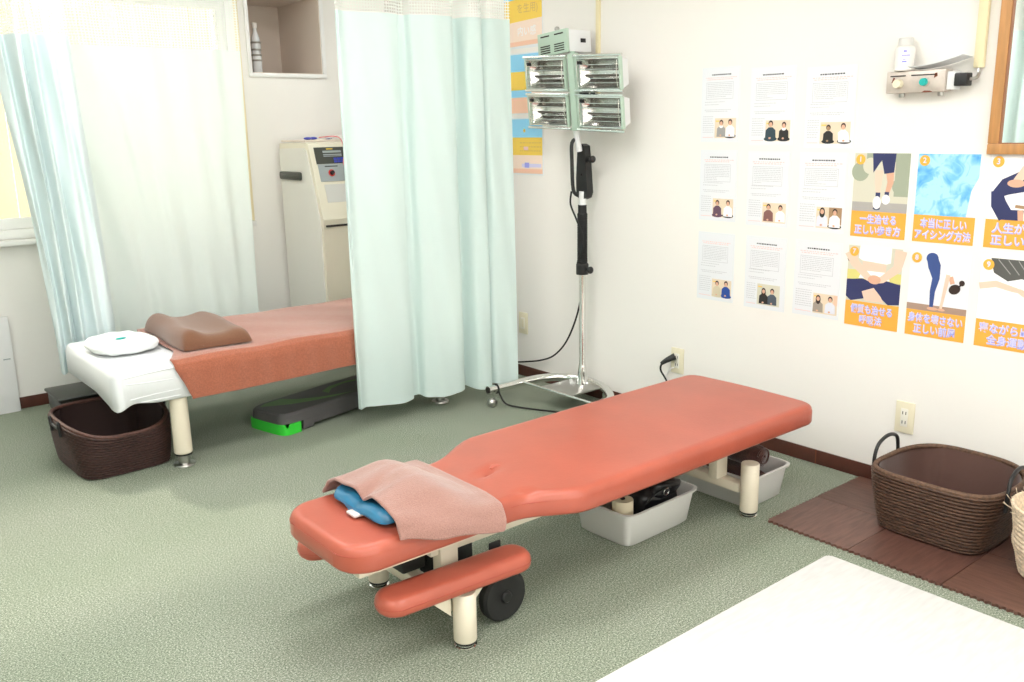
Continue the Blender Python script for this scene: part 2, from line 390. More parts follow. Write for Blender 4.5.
# ceiling lights (out of the frame, they light the room and show in the chrome)
def ceil_light(x, y, lab, w=1.2, d=.6):
    t = thing('ceiling_light', lab, 'ceiling light', (x, y, ZC), group='ceiling lights')
    b = B(); b.box(-w/2-.02, -d/2-.02, -.05, w/2+.02, d/2+.02, 0, .004); b.build('housing', 'white_frame', t)
    b = B(); b.box(-w/2, -d/2, -.062, w/2, d/2, -.051, .003); b.build('diffuser', 'lamp_on', t)
for x, y, l in ((-.4, -.9, 'square ceiling light by the added rear window on the left side'), (1.5, -.9, 'square ceiling light by the added rear window on the notice side'),
                (-.4, .7, 'square ceiling light above the viewer on the left side'), (1.5, .7, 'square ceiling light above the white floor mat'),
                (-.4, 2.4, 'square ceiling light in the middle of the room on the left side'), (1.6, 2.3, 'square ceiling light above the red treatment table'), (1.0, 4.0, 'square ceiling light above the far bed'), (2.45, 4.2, 'added ceiling light in the far corner, brightening the back wall')):  # the far corner panel is an extra, added to brighten the back wall
    ceil_light(x, y, l, *((.6, .3) if x > 2 else (1.0, .5) if y > 3.5 else (1.2, .6)))
# outdoors
g = tag(B().box(-4, YB+.6, -.3, 8, YB+8, -.2).build('ground', 'outside_ground'), 'pale ground outside the window', None, kind='structure')
f = thing('slatted_fence', 'cream slatted fence beyond the window', 'fence', (0, 7.5, -.2))
b = B(); k = 0; x = -3.0
while x < 6: b.box(x, 0, .95, x+.135, .02, 3.2, .004); x += .14
b.build('slats', 'fence_cream', f)
B().box(-3, -.06, 0, 6, .06, .95, .01).build('base_wall', 'outside_white', f)

# ------------------------------------------------------------------ curtains
def cloth_sheet(name, m, parent, planA, planB, z0, z1, zfull0, zfull1, rows, hem=None, seg=10):
    """planA is the line at the bottom, planB at the top"""
    k = seg; PA = catmull([Vector((x, y, 0)) for x, y in planA], k); PB = catmull([Vector((x, y, 0)) for x, y in planB], k)
    n = len(PA); s = [0]
    for i in range(1, n): s.append(s[-1]+(PA[i]-PA[i-1]).length)
    bm = bmesh.new(); uvl = bm.loops.layers.uv.new('UVMap'); V = []
    for i in range(n):
        col = []
        for j in range(rows+1):
            t = j/rows; zb = z0+(hem(i/(n-1)) if hem else 0); z = lerp(zb, z1, t); tt = (z-zfull0)/(zfull1-zfull0)
            p = PA[i].lerp(PB[i], sstep(tt)); wob = .004*sin(z*7+i*.35)*sin(i*.11+1)
            col.append(bm.verts.new((p.x+wob, p.y+wob*1.5, z)))
        V.append(col)
    for i in range(n-1):
        for j in range(rows):
            f = bm.faces.new([V[i][j], V[i+1][j], V[i+1][j+1], V[i][j+1]]); f.smooth = True
            for l, (a, c) in zip(f.loops, ((i, j), (i+1, j), (i+1, j+1), (i, j+1))): l[uvl].uv = (s[a], V[a][c].co.z)
    me = bpy.data.meshes.new(name); bm.to_mesh(me); bm.free(); me.materials.append(M[m])
    o = bpy.data.objects.new(name, me); COL.objects.link(o); o.parent = parent; return o

def curtain(lab, A_, B_, z0, zm, m, hem=None, zt=2.355, seg=10):
    t = thing('privacy_curtain', lab, 'curtain', (0, 0, 0))
    cloth_sheet('curtain_cloth', m, t, A_, B_, z0, zm, z0, zt, 36, hem, seg)
    cloth_sheet('net_panel', 'net', t, A_, B_, zm, zt, z0, zt, 8, None, seg)
    # hem band along the seam between net and cloth
    return t

hemA = [(2.02, 3.612), (2.025, 3.59), (2.07, 3.61), (2.145, 3.59), (2.255, 3.575), (2.315, 3.59), (2.322, 3.612), (2.36, 3.612), (2.375, 3.56), (2.44, 3.53), (2.515, 3.515), (2.58, 3.53), (2.605, 3.59), (2.635, 3.59), (2.65, 3.50), (2.72, 3.488), (2.74, 3.545), (2.765, 3.50), (2.84, 3.49), (2.888, 3.482)]
topA = [(x-.012, 3.56+(y-3.57)*.8) for x, y in hemA]
curtain('mint green privacy curtain hanging in front, between the two treatment beds', hemA, topA, .092, 1.862, 'curtain',
        lambda t: .006*sin(t*23))
def wavy(x0, y0, x1, y1, n, amp, seed=0, ph=0):
    r = random.Random(seed); out = []
    for i in range(n+1):
        t = i/n; k = 1 if i % 2 else -1
        out.append((lerp(x0, x1, t)+r.uniform(-.2, .2)*abs(x1-x0)/n, lerp(y0, y1, t)+k*amp*r.uniform(.4, 1.2)))
    return out
# gathered bundle at the left
botB = [(.965, 4.50), (.975, 4.46), (1.00, 4.50), (1.02, 4.44), (1.045, 4.50), (1.065, 4.43), (1.10, 4.50), (1.13, 4.44), (1.17, 4.47), (1.20, 4.46), (1.235, 4.52)]
topB = [(.86, 4.62), (.89, 4.55), (.92, 4.60), (.945, 4.46), (.975, 4.52), (1.00, 4.44), (1.03, 4.50), (1.07, 4.43), (1.10, 4.47), (1.13, 4.44), (1.16, 4.47)]
curtain('pale mint curtain gathered in a bundle at the left end of the far bed', botB, topB, .29, 1.795, 'curtain_side')
bk0 = wavy(1.17, 4.82, 2.10, 4.82, 14, .011, 5); bk1 = wavy(.98, 4.82, 2.12, 4.82, 14, .011, 5)
curtain('thin pale green curtain drawn across the window behind the far bed', bk0, bk1, .16, 1.79, 'curtain_sheer')
# the curtain of the bay across the room, seen in the wall mirror
mr0 = [(-.95+(.03 if i % 2 else -.03), 1.9+i*.055) for i in range(34)]
curtain('mint curtain of the opposite bay, seen in the wall mirror', mr0, mr0, .12, 1.99, 'curtain', seg=5)
def rail(pts, lab):
    t = thing('curtain_rail', lab, 'curtain rail', (0, 0, 0))
    b = B(); 
    for (p, q) in zip(pts[:-1], pts[1:]):
        p = Vector(p); q = Vector(q); d = (q-p); L = d.length; a = math.atan2(d.y, d.x)
        b.box(0, -.012, 2.36, L, .012, ZC, .002, M4=Matrix.Translation((p.x, p.y, 0)) @ Matrix.Rotation(a, 4, 'Z'))
    b.build('track', 'white_frame', t)
rail([(.6, 4.50), (1.8, 4.50)], 'white ceiling track over the left end of the far bed')
rail([(.5, 4.82), (2.3, 4.82)], 'white ceiling track in front of the window')
rail([(1.6, 3.57), (3.1, 3.57)], 'white ceiling track between the two beds')
rail([(-.95, 1.8), (-.95, 3.8)], 'white ceiling track of the opposite bay')

# ------------------------------------------------------------------ upholstered pads
def pad(outline, zt, zb, r, rb=.012, nx=60, ny=20, top=None, bot=None):
    """closed cushion from a plan outline given as functions: x0, x1, lo(x), hi(x)"""
    x0, x1, lo, hi = outline
    xs = [x0+(x1-x0)*(.5-.5*cos(pi*i/nx)) if True else 0 for i in range(nx+1)]
    xs = [lerp(x0+(x1-x0)*i/nx, xs[i], .55) for i in range(nx+1)]
    poly = [Vector((x, lo(x))) for x in xs]+[Vector((x, hi(x))) for x in xs[::-1]]
    segs = list(zip(poly, poly[1:]+poly[:1]))
    def dist(p):
        best = 9
        for a, c in segs:
            if abs(a.x-p.x) > r*2.5 and abs(c.x-p.x) > r*2.5 and (a.x-p.x)*(c.x-p.x) > 0: continue
            ab = c-a; L = ab.length_squared
            t = 0 if L < 1e-12 else max(0, min(1, (p-a).dot(ab)/L)); d = (p-a-ab*t).length
            best = min(best, d)
        return best
    b = B(); T = []; Bt = []
    for x in xs:
        y0_, y1_ = lo(x), hi(x); ct = []; cb = []
        for j in range(ny+1):
            u = .5-.5*cos(pi*j/ny); u = lerp(j/ny, u, .75); y = lerp(y0_, y1_, u); d = dist(Vector((x, y)))
            if x in (xs[0], xs[-1]) or j in (0, ny): d = 0
            z = zt-(r*(1-sqrt(max(0, 1-((r-d)/r)**2))) if d < r else 0)
            z += .0 if top is None else top(x, y)
            w = zb+(rb*(1-sqrt(max(0, 1-((rb-d)/rb)**2))) if d < rb else 0)
            if bot: w += bot(x, y)
            ct.append(b.bm.verts.new((x, y, z))); cb.append(b.bm.verts.new((x, y, w)))
        T.append(ct); Bt.append(cb)
    n = len(xs)
    for i in range(n-1):
        for j in range(ny):
            b._f([T[i][j], T[i+1][j], T[i+1][j+1], T[i][j+1]]); b._f([Bt[i][j], Bt[i][j+1], Bt[i+1][j+1], Bt[i+1][j]])
        b._f([T[i][0], Bt[i][0], Bt[i+1][0], T[i+1][0]]); b._f([T[i][ny], T[i+1][ny], Bt[i+1][ny], Bt[i][ny]])
    for j in range(ny):
        b._f([T[0][j], T[0][j+1], Bt[0][j+1], Bt[0][j]]); b._f([T[-1][j], Bt[-1][j], Bt[-1][j+1], T[-1][j+1]])
    return b
def rrect(x0, x1, y0, y1, R0, R1=None):
    R1 = R0 if R1 is None else R1
    def c(x):
        d0 = x-x0; d1 = x1-x; k = 0
        if d0 < R0: k = R0-sqrt(max(0, R0*R0-(R0-d0)**2))
        if d1 < R1: k = max(k, R1-sqrt(max(0, R1*R1-(R1-d1)**2)))
        return k
    return (x0, x1, lambda x: y0+c(x), lambda x: y1-c(x))

# ------------------------------------------------------------------ red treatment table
tab = thing('treatment_table', 'low salmon red padded treatment table with head rest and two arm rests', 'treatment table', (1.9, 2.02, 0))
def loc(b, t=tab): return Matrix.Translation(-Vector(t.location))
def interp(K, x):
    if x <= K[0][0]: return K[0][1]
    for (a, va), (c, vc) in zip(K[:-1], K[1:]):
        if x <= c: return lerp(va, vc, sstep((x-a)/(c-a)))
    return K[-1][1]
lowK = [(.93, 1.80), (1.47, 1.80), (1.68, 1.715), (2.9, 1.725)]
hiK = [(.93, 2.185), (1.44, 2.185), (1.70, 2.30), (2.9, 2.315)]
def ccorner(x, x0, x1, R0, R1):
    d0 = x-x0; d1 = x1-x; k = 0
    if d0 < R0: k = R0-sqrt(max(0, R0*R0-(R0-d0)**2))
    if d1 < R1: k = max(k, R1-sqrt(max(0, R1*R1-(R1-d1)**2)))
    return k
def dimple(x, y):
    z = -.016*math.exp(-(((x-1.535)/.045)**2+((y-2.0-(x-1.535)*.35)/.016)**2))
    z += -.010*math.exp(-(((x-1.52)/.014)**2)) * (1 if 1.4 < x < 1.6 and (y < 1.83) else 0)*sstep((1.86-y)/.05)
    z += .004*sin(x*5)*sin(y*7)*0.5
    z += .006*math.exp(-(((x-2.2)/.6)**2+((y-2.02)/.2)**2))
    return z
out = (.958, 2.842, lambda x: interp(lowK, x)+ccorner(x, .958, 2.842, .085, .06), lambda x: interp(hiK, x)-ccorner(x, .958, 2.842, .085, .06))
pd = pad(out, .379, .3065, .0255, .010, nx=110, ny=34, top=dimple)
main = pd.build('padded_top', 'vinyl', tab, ang=60, M4=loc(0))
# seam piping around the top edge
def rim_pts(o, inset, z, n=70):
    x0, x1, lo, hi = o; P = []
    xs = [x0+inset+(x1-x0-2*inset)*(.5-.5*cos(pi*i/n)) for i in range(n+1)]
    for x in xs: P.append((x, lo(x)+inset*.9, z))
    for x in xs[::-1]: P.append((x, hi(x)-inset*.9, z))
    P.append(P[0]); return P
b = B(); b.tube(rim_pts(out, .0015, .3535), .0014, 5, False, smooth=1); b.build('seam_piping', 'seam_piping', main, M4=loc(0))
# breathing slit with its puckered end
b = B()
for k in range(1): b.tube([(1.482, 1.982, .3675), (1.51, 1.991, .3655), (1.545, 2.003, .364), (1.578, 2.012, .368)], lambda t: .003+.0035*sin(pi*t), 8, True, 5, .6)
b.build('breathing_slit', 'seam', main, M4=loc(0))
b = B(); b.tube([(1.563, 2.021, .373), (1.577, 2.026, .3775), (1.592, 2.018, .376), (1.588, 2.006, .3725)], .0072, 8, True, 5); b.build('fabric_tab', 'vinyl', main, M4=loc(0))
# steel under frame
b = B(); b.box(1.0, 1.835, .285, 2.78, 1.87, .306, .004); b.box(1.0, 2.15, .285, 2.78, 2.185, .306, .004); b.box(1.0, 1.871, .285, 1.04, 2.149, .306, .003)
b.box(1.26, 1.905, .23, 2.55, 1.940, .284, .004); b.box(1.26, 2.10, .23, 2.55, 2.135, .284, .004); b.box(2.50, 1.871, .285, 2.54, 2.149, .306, .003)
b.build('top_frame', 'cream_steel', tab, M4=loc(0))
for (xx, zc, nm) in ((1.283, .115, 'front_crossbar'), (2.545, .105, 'rear_crossbar')):
    b = B(); b.box(xx-.022, 1.83, zc-.018, xx+.022, 2.21, zc+.018, .006); b.build(nm, 'cream_steel', tab, M4=loc(0))
for (xx, yy) in ((1.315, 1.915), (1.315, 2.12), (2.535, 1.93), (2.535, 2.11)):
    b = B(); b.box(xx-.030, yy-.02, .12, xx+.030, yy+.02, .284, .004); b.build('upright', 'cream_steel', tab, M4=loc(0))
def leg(x, y, h):
    b = B(); b.lathe([(0, .026), (.031, .026), (.032, .028), (.032, h-.003), (.030, h), (0, h)], (x, y, 0)); lg = b.build('leg', 'cream_steel', tab, M4=loc(0))
    b = B(); b.lathe([(0, .019), (.030, .019), (.030, .026), (0, .026)], (x, y, 0)); b.build('rubber_ring', 'black_rubber', lg, M4=loc(0))
    b = B(); b.lathe([(0, .0), (.028, .0), (.031, .003), (.031, .011), (.026, .014), (.026, .019), (0, .019)], (x, y, 0)); b.build('foot_pad', 'chrome', lg, M4=loc(0))
    return lg
leg(1.288, 1.795, .166); leg(1.288, 2.24, .166); leg(2.548, 1.80, .203); leg(2.548, 2.24, .203)
# arm rests with their brackets
for s, yc in ((-1, 1.812), (1, 2.238)):
    o = rrect(1.04 if s < 0 else 1.035, 1.512 if s < 0 else 1.47, yc-.055, yc+.055, .052)
    AR = Matrix.Translation((1.288, yc, 0)) @ Matrix.Rotation(radians(-3 if s < 0 else 0), 4, 'Z') @ Matrix.Translation((-1.288, -yc, 0))
    ar = pad(o, .222, .172, .022, .014, nx=46, ny=14, top=lambda x, y: .004, bot=lambda x, y: .004).build('arm_rest', 'vinyl', tab, ang=60, M4=loc(0) @ AR)
    b = B(); b.tube(rim_pts(o, .0, .199, 40), .0012, 5, False, 1); b.build('seam_piping', 'seam_piping', ar, M4=loc(0) @ AR)
    b = B(); b.box(1.19, yc-.025, .166, 1.42, yc+.025, .1725, .002)
    for sx in (-1, 1):
        b.prism([(1.283+sx*.030, .163), (1.283+sx*.095, .163), (1.283+sx*.030, .10)], yc-.004, yc+.004, lambda x, y, z: (x, z, y))
    b.build('arm_bracket', 'cream_steel', tab, M4=loc(0))
    b = B(); b.tube([(1.10, yc-s*.02, .168), (1.20, yc-s*.06, .135), (1.262, yc-s*.09, .122)], .008, 8, True, 1); b.build('brace', 'cream_steel', tab, M4=loc(0))
# black motor and control boxes below the head rest
b = B(); b.box(1.20, 1.955, .18, 1.275, 2.05, .229, .006); b.build('control_housing', 'black_plastic', tab, M4=loc(0))
b = B(); b.box(1.36, 1.955, .155, 1.44, 2.05, .229, .006); b.build('motor_housing', 'black_plastic', tab, M4=loc(0))
for yc in (1.842, 2.14):
    w = B(); Mx = Matrix.Translation((1.455, yc, .077)) @ Matrix.Rotation(pi/2, 4, 'X')
    w.lathe([(0, -.018), (.045, -.018), (.056, -.021), (.069, -.019), (.076, -.010), (.076, .010), (.069, .019), (.056, .021), (.045, .018), (0, .018)], n=40, M4=Mx)
    wh = w.build('wheel', 'black_rubber', tab, M4=loc(0))
    w = B(); w.lathe([(0, -.026), (.014, -.026), (.018, -.022), (.018, .022), (.014, .026), (0, .026)], n=24, M4=Mx)
    w.build('wheel_hub', 'black_plastic', wh, M4=loc(0))
    b = B(); b.box(1.435, yc+.0265 if yc < 2 else yc-.034, .07, 1.475, yc+.034 if yc < 2 else yc-.0265, .229, .003); b.build('wheel_fork', 'black_plastic', tab, M4=loc(0))

# towel and pillow on the head rest
pil = thing('face_pillow', 'blue vinyl pillow poking out from under the pink towel', 'pillow', (1.2, 2.0, .379))
def ptop(x, y):
    return .014*sin(x*55+y*9)*sin(y*40)*.35 - .016*math.exp(-((y-2.005)/.03)**2)
o = rrect(1.085, 1.34, 1.86, 2.135, .04)
pad(o, .423, .3865, .030, .012, nx=40, ny=36, top=ptop).build('pillow_body', 'blue_vinyl', pil, ang=70, M4=loc(0, pil))
b = B(); b.box(1.068, 1.965, .3835, 1.10, 2.01, .392, .003); b.build('white_tab', 'white_plastic', pil, M4=loc(0, pil))
tw = B()
TWF = [(0, 1.795, .372), (.06, 1.798, .384), (.14, 1.822, .417), (.22, 1.863, .434), (.38, 1.93, .443), (.5, 1.97, .433), (.6, 2.01, .442), (.8, 2.115, .434), (.88, 2.16, .41), (.95, 2.187, .386), (1, 2.198, .372)]
TWM = [(0, 1.768, .350), (.06, 1.775, .378), (.13, 1.80, .405), (.24, 1.86, .440), (.38, 1.93, .460), (.5, 1.98, .459), (.64, 2.05, .462), (.78, 2.12, .447), (.88, 2.17, .417), (.95, 2.20, .390), (1, 2.21, .366)]
TWR = [(0, 1.742, .328), (.06, 1.746, .352), (.13, 1.772, .386), (.24, 1.84, .395), (.38, 1.93, .395), (.5, 1.98, .395), (.64, 2.05, .395), (.78, 2.12, .395), (.88, 2.15, .394), (.95, 2.17, .393), (1, 2.18, .392)]
def tw_k(K, v):
    for (a, y, z), (c, y2, z2) in zip(K[:-1], K[1:]):
        if v <= c: t = (v-a)/(c-a); return lerp(y, y2, t), lerp(z, z2, t)
    return K[-1][1:]
def tw_fn(u, v):
    f, m_, r_ = tw_k(TWF, v), tw_k(TWM, v), tw_k(TWR, v)
    if u < .45: t = sstep(u/.45); y, z = lerp(f[0], m_[0], t), lerp(f[1], m_[1], t)
    else: t = sstep((u-.45)/.5); y, z = lerp(m_[0], r_[0], (u-.45)/.55), lerp(m_[1], r_[1], t)
    x = lerp(1.098, 1.408-.022*max(0, 1-v*5)**2, u)
    if z > .40: z += .004*sin(v*9+u*5)*sin(u*6+2)+.003*sin(v*23+u*4)*(1-u)-.006*math.exp(-((v-.5-u*.2)/.04)**2)*(1-u)
    y += .004*sin(u*9+1)*(v < .1)
    return (x, y, z)
V = tw.grid(tw_fn, 44, 60)
towel = tw.build('hand_towel', 'towel_pink', None, loc=(1.25, 2.0, .38), ang=80)
so = towel.modifiers.new('thick', 'SOLIDIFY'); so.thickness = .009; so.offset = 1
sb = towel.modifiers.new('soft', 'SUBSURF'); sb.levels = 1; sb.render_levels = 1
tag(towel, 'dusty pink towel draped over the head rest of the red treatment table', 'towel')

# ------------------------------------------------------------------ far bed with white sheet
bed = thing('treatment_bed', 'far treatment bed with white sheet and cream tubular legs', 'treatment bed', (1.8, 4.02, 0))
o = rrect(.962, 2.68, 3.655, 4.385, .035)
def bedbot(x, y):
    return -.022*math.exp(-(((x-.97)/.05)**2+((y-3.66)/.07)**2)) + .016*math.exp(-(((x-1.03)/.06)**2))*(1 if y < 3.70 else 0)+ .02*math.exp(-((x-.96)/.03)**2)*sstep((y-3.75)/.2)
pad(o, .455, .302, .028, .006, nx=80, ny=26, bot=bedbot, top=lambda x, y: .0025*sin(x*21+y*9)*sin(y*13)).build('mattress', 'sheet', bed, ang=60, M4=loc(0, bed))
# soft creases of the sheet on the near side
b = B()
for (x0_, x1_, z_, dz) in ((1.0, 1.21, .425, .008), (1.01, 1.20, .40, -.006), (1.02, 1.22, .335, .006), (1.06, 1.22, .318, .0)):
    b.tube([(x0_, 3.6565, z_), ((x0_+x1_)/2, 3.656, z_+dz), (x1_, 3.6568, z_+dz*1.4)], .0032, 6, True, 5)
b.build('sheet_creases', 'sheet', bed, M4=loc(0, bed))
b = B(); b.box(1.241, 3.80, .272, 2.519, 3.84, .30, .004); b.box(1.241, 4.20, .272, 2.519, 4.24, .30, .004)
b.box(1.20, 3.786, .272, 1.24, 4.259, .299, .004); b.box(2.52, 3.786, .272, 2.56, 4.259, .299, .004); b.build('bed_frame', 'cream_steel', bed, M4=loc(0, bed))
for (x, y) in ((1.222, 3.70), (1.222, 4.33), (2.545, 3.70), (2.545, 4.33)):
    b = B(); b.lathe([(0, .055), (.034, .055), (.038, .06), (.036, .30), (0, .30)], (x, y, 0)); lg = b.build('leg', 'cream_steel', bed, M4=loc(0, bed))
    b = B(); b.lathe([(0, .048), (.035, .048), (.035, .055), (0, .055)], (x, y, 0)); b.build('rubber_ring', 'black_rubber', lg, M4=loc(0, bed))
    b = B(); b.lathe([(0, 0), (.043, 0), (.045, .003), (.043, .009), (.024, .012), (.022, .048), (0, .048)], (x, y, 0)); b.build('foot_pad', 'chrome_dull', lg, M4=loc(0, bed))
# coral bath towel across the bed
tw = B()
prof = [(3.643, .305), (3.643, .33), (3.644, .38), (3.645, .42), (3.650, .443), (3.668, .4605), (3.70, .4635), (3.80, .464), (3.95, .464), (4.1, .464), (4.25, .464), (4.34, .4635), (4.375, .460), (4.392, .443), (4.396, .42), (4.398, .37)]
def tf(u, v):
    k = v*(len(prof)-1); i = min(int(k), len(prof)-2); t = k-i; y = lerp(prof[i][0], prof[i+1][0], t); z = lerp(prof[i][1], prof[i+1][1], t)
    xl = interp([(0, 1.262), (.26, 1.205), (.36, 1.20), (.5, 1.268), (1, 1.30)], v); x = lerp(xl, 2.60, u)
    if v < .25:
        y -= .004*abs(sin(x*11+1))+.003*sin(x*29)**2; z += -.004+.006*sin(x*3.1+.5)*(1-v*4)
    else: z += .0025*(1+sin(x*17+y*11)*sin(y*9))+.002*abs(sin(x*6))
    return (x, y, z)
tw.grid(tf, 90, 76)
bt = tw.build('bath_towel', 'towel_coral', None, loc=(1.9, 4.02, .46), ang=80)
so = bt.modifiers.new('thick', 'SOLIDIFY'); so.thickness = .005; so.offset = -1 if False else 0
tag(bt, 'long coral orange towel spread over the far bed', 'towel')
# white ring shaped face cushion
fc = thing('face_cushion', 'flat white face cushion with a teal mark on the end of the far bed', 'cushion', (1.122, 4.05, .457), rz=radians(6))
b = B(); n = 64; prev = None; first = None
a0, b0 = .138, .165
rings = []
for i in range(n):
    a = 2*pi*i/n
    sq = lambda c: math.copysign(abs(c)**.75, c)
    P = []
    for k in range(16):
        th = 2*pi*k/16; rr = .66+.34*cos(th)
        notch = 1
        P.append(b.bm.verts.new((sq(cos(a))*a0*rr*(1-.10*max(0, cos(a-.35))**18), sq(sin(a))*b0*rr, .030+.027*sin(th)+.002*sin(a*9))))
    rings.append(P)
for i in range(n): b.bridge(rings[i], rings[(i+1) % n])
cb = b.build('cushion_ring', 'pillow_white', fc, ang=80)
b = B(); b.lathe([(0, .012), (.06, .012), (.075, .03), (.065, .044), (0, .047)], (0, 0, 0), 32); b.build('cushion_centre', 'pillow_white', fc, ang=80)
b = B(); b.sphere((.0, .0, .050), .014, 14, (1.7, .9, .25)); b.build('teal_mark', 'teal', fc)
# brown contoured pillow wrapped in towel
bp = thing('contour_pillow', 'brown wave shaped pillow lying across the far bed towel', 'pillow', (1.435, 4.00, .473), rz=radians(-2))
def bptop(x, y): return 0
prf = []
def wave(u):    # height of the two roll profile across x
    return .052+.030*math.exp(-((u-.17)/.16)**2)+.016*math.exp(-((u-.84)/.15)**2)
b = B(); N = 34; K = 22
def sect(y, sc):
    P = []
    for k in range(N):
        u = k/(N-1); x = -.155+.31*u; e = sqrt(max(0, 1-(2*u-1)**12))
        P.append((x*(.96+.04*sc), y, .004+wave(u)*e*sc))
    for k in range(N-2, 0, -1):
        u = k/(N-1); x = -.155+.31*u
        P.append((x*.97, y, .004*(1-sc)+0.001))
    return P
rg = []
ys = [-.275, -.272, -.262, -.246, -.225]+[-.225+.45*i/12 for i in range(1, 12)]+[.225, .246, .262, .272, .275]
for y in ys:
    e = min(1, (.275-abs(y))/.05); sc = sqrt(max(0, 1-(1-e)**2))*.92+.08
    rg.append([b.bm.verts.new((p[0]+.006*sin(y*14), p[1]*1.0, p[2]*(1+.05*sin(y*12+p[0]*9)))) for p in sect(y, sc)])
for r0, r1 in zip(rg[:-1], rg[1:]): b.bridge(r0, r1)
b._f(rg[0]); b._f(rg[-1][::-1])
pb = b.build('pillow_body', 'towel_brown', bp, ang=70); sb = pb.modifiers.new('soft', 'SUBSURF'); sb.levels = 1; sb.render_levels = 1

# ------------------------------------------------------------------ baskets
def srect(a, hx, hy, e=4.0):
    c, s = cos(a), sin(a); return (math.copysign(abs(c)**(2/e), c)*hx, math.copysign(abs(s)**(2/e), s)*hy)
def basket(name, lab, loc_, rz, base, rim, h, rows, mats, dip=None, e=3.6, e1=3.6, handles=True, hh=.07, lining_fold=.013, hends='y'):
    t = thing(name, lab, 'basket', loc_, rz); dip = dip or (lambda a: 0)
    NA = 120; pr = rows*8
    def side(inset, zlo, ridge):
        rg = []
        for j in range(pr+1):
            tt = j/pr; rr = []
            for i in range(NA):
                a = 2*pi*i/NA; zt = h+dip(a); z = zlo+(zt-zlo)*tt
                hx = lerp(base[0], rim[0], tt**.85)-inset; hy = lerp(base[1], rim[1], tt**.85)-inset
                q = ridge*abs(sin(pi*tt*rows))+.0012*sin(i*1.9+j*.4)
                if inset > 0: q = lining_fold*max(0, sin(a*3+.6))**8*(1-abs(tt-.6))+lining_fold*.6*sin(a*2+tt*3)
                x, y = srect(a, hx+(q if inset == 0 else -q), hy+(q if inset == 0 else -q), lerp(e, e1, tt)); rr.append((x, y, z))
            rg.append(rr)
        return rg
    b = B(); rg = [[b.bm.verts.new(p) for p in r] for r in side(0, .002, .008)]
    for r0, r1 in zip(rg[:-1], rg[1:]): b.bridge(r0, r1)
    b._f(rg[0][::-1]); b.build('woven_body', mats[0], t, ang=60)
    b = B(); rg = [[b.bm.verts.new(p) for p in r] for r in side(.010, .012, 0)]
    for r0, r1 in zip(rg[:-1], rg[1:]): b.bridge(r0, r1)
    b._f(rg[0]); b.build('lining', mats[2], t, ang=80)
    b = B(); P = []
    for i in range(61):
        a = 2*pi*i/60; x, y = srect(a, rim[0]-.004, rim[1]-.004, e1); P.append((x, y, h+dip(a)+.002))
    b.tube(P, .0085, 8, False, 2); b.build('rim', mats[1], t, ang=80)
    if handles:
        for s in (-1, 1):
            b = B(); w = handles
            zt = h+dip(pi/2 if hends == 'y' else 0)
            if hends == 'y': pts = [(-w, s*(rim[1]+.006), zt-.05), (-w, s*(rim[1]+.008), zt+.01), (-w*.75, s*(rim[1]+.006), zt+hh*.75), (0, s*(rim[1]+.004), zt+hh), (w*.75, s*(rim[1]+.006), zt+hh*.75), (w, s*(rim[1]+.008), zt+.01), (w, s*(rim[1]+.006), zt-.05)]
            else: pts = [(s*(rim[0]+.006), -w, zt-.05), (s*(rim[0]+.010), -w, zt+.01), (s*(rim[0]+.008), -w*.8, zt+hh*.75), (s*(rim[0]+.006), 0, zt+hh), (s*(rim[0]+.008), w*.8, zt+hh*.75), (s*(rim[0]+.010), w, zt+.01), (s*(rim[0]+.006), w, zt-.05)]
            b.tube(pts, .0065, 8, True, 6); b.build('handle', 'black_plastic', t, ang=80)
    return t
basket('wicker_basket', 'brown woven basket with cloth lining on the brown mats beside the wall outlet', (2.942, 1.290, .0095), 0,
       (.150, .168), (.207, .214), .212, 17, ('wicker', 'wicker_rim', 'lining'), handles=.08, hh=.075, dip=lambda a: .006*cos(2*a), e=5, e1=3.1)
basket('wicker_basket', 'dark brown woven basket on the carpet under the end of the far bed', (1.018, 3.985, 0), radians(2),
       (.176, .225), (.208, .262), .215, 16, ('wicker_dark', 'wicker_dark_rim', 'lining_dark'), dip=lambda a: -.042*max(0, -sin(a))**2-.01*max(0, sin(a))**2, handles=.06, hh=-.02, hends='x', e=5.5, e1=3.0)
# straw basket, mostly out of the frame
st = thing('straw_basket', 'natural pale straw basket with frayed rim cut by the right edge', 'basket', (2.857, .903, .0095))
b = B(); rows = 15; NA = 90; rg = []
for j in range(rows*8+1):
    tt = j/(rows*8); R = lerp(.098, .137, tt**.7)+.004*abs(sin(pi*tt*rows))+.006*math.exp(-((tt-.45)/.1)**2)
    rg.append([b.bm.verts.new((cos(2*pi*i/NA)*(R+.002*sin(i*2.3+j)), sin(2*pi*i/NA)*(R+.002*sin(i*2.3+j)), .002+.218*tt)) for i in range(NA)])
for r0, r1 in zip(rg[:-1], rg[1:]): b.bridge(r0, r1)
b._f(rg[0][::-1]); b.build('woven_body', 'straw', st, ang=80)
b = B(); b.lathe([(0, .012), (.09, .012), (.127, .20), (.135, .224), (.139, .222)], n=40); b.build('inner_wall', 'straw', st, ang=80)
b = B(); rnd = random.Random(3)
for i in range(60):
    a = 2*pi*i/60+rnd.uniform(-.04, .04); r_ = .138; p = Vector((cos(a)*r_, sin(a)*r_, .205)); d = Vector((cos(a+rnd.uniform(-1.5, 1.5)), sin(a+rnd.uniform(-1.5, 1.5)), rnd.uniform(-.4, .9)))*rnd.uniform(.012, .028)
    b.tube([p, p+d*.5+Vector((0, 0, .004)), p+d+Vector((0, 0, .012))], .0012, 5, True, 2)
b.tube([(cos(2*pi*i/40)*.139, sin(2*pi*i/40)*.139, .222) for i in range(41)], .005, 7, False, 1)
b.build('frayed_rim', 'straw', st, ang=80)
b = B()
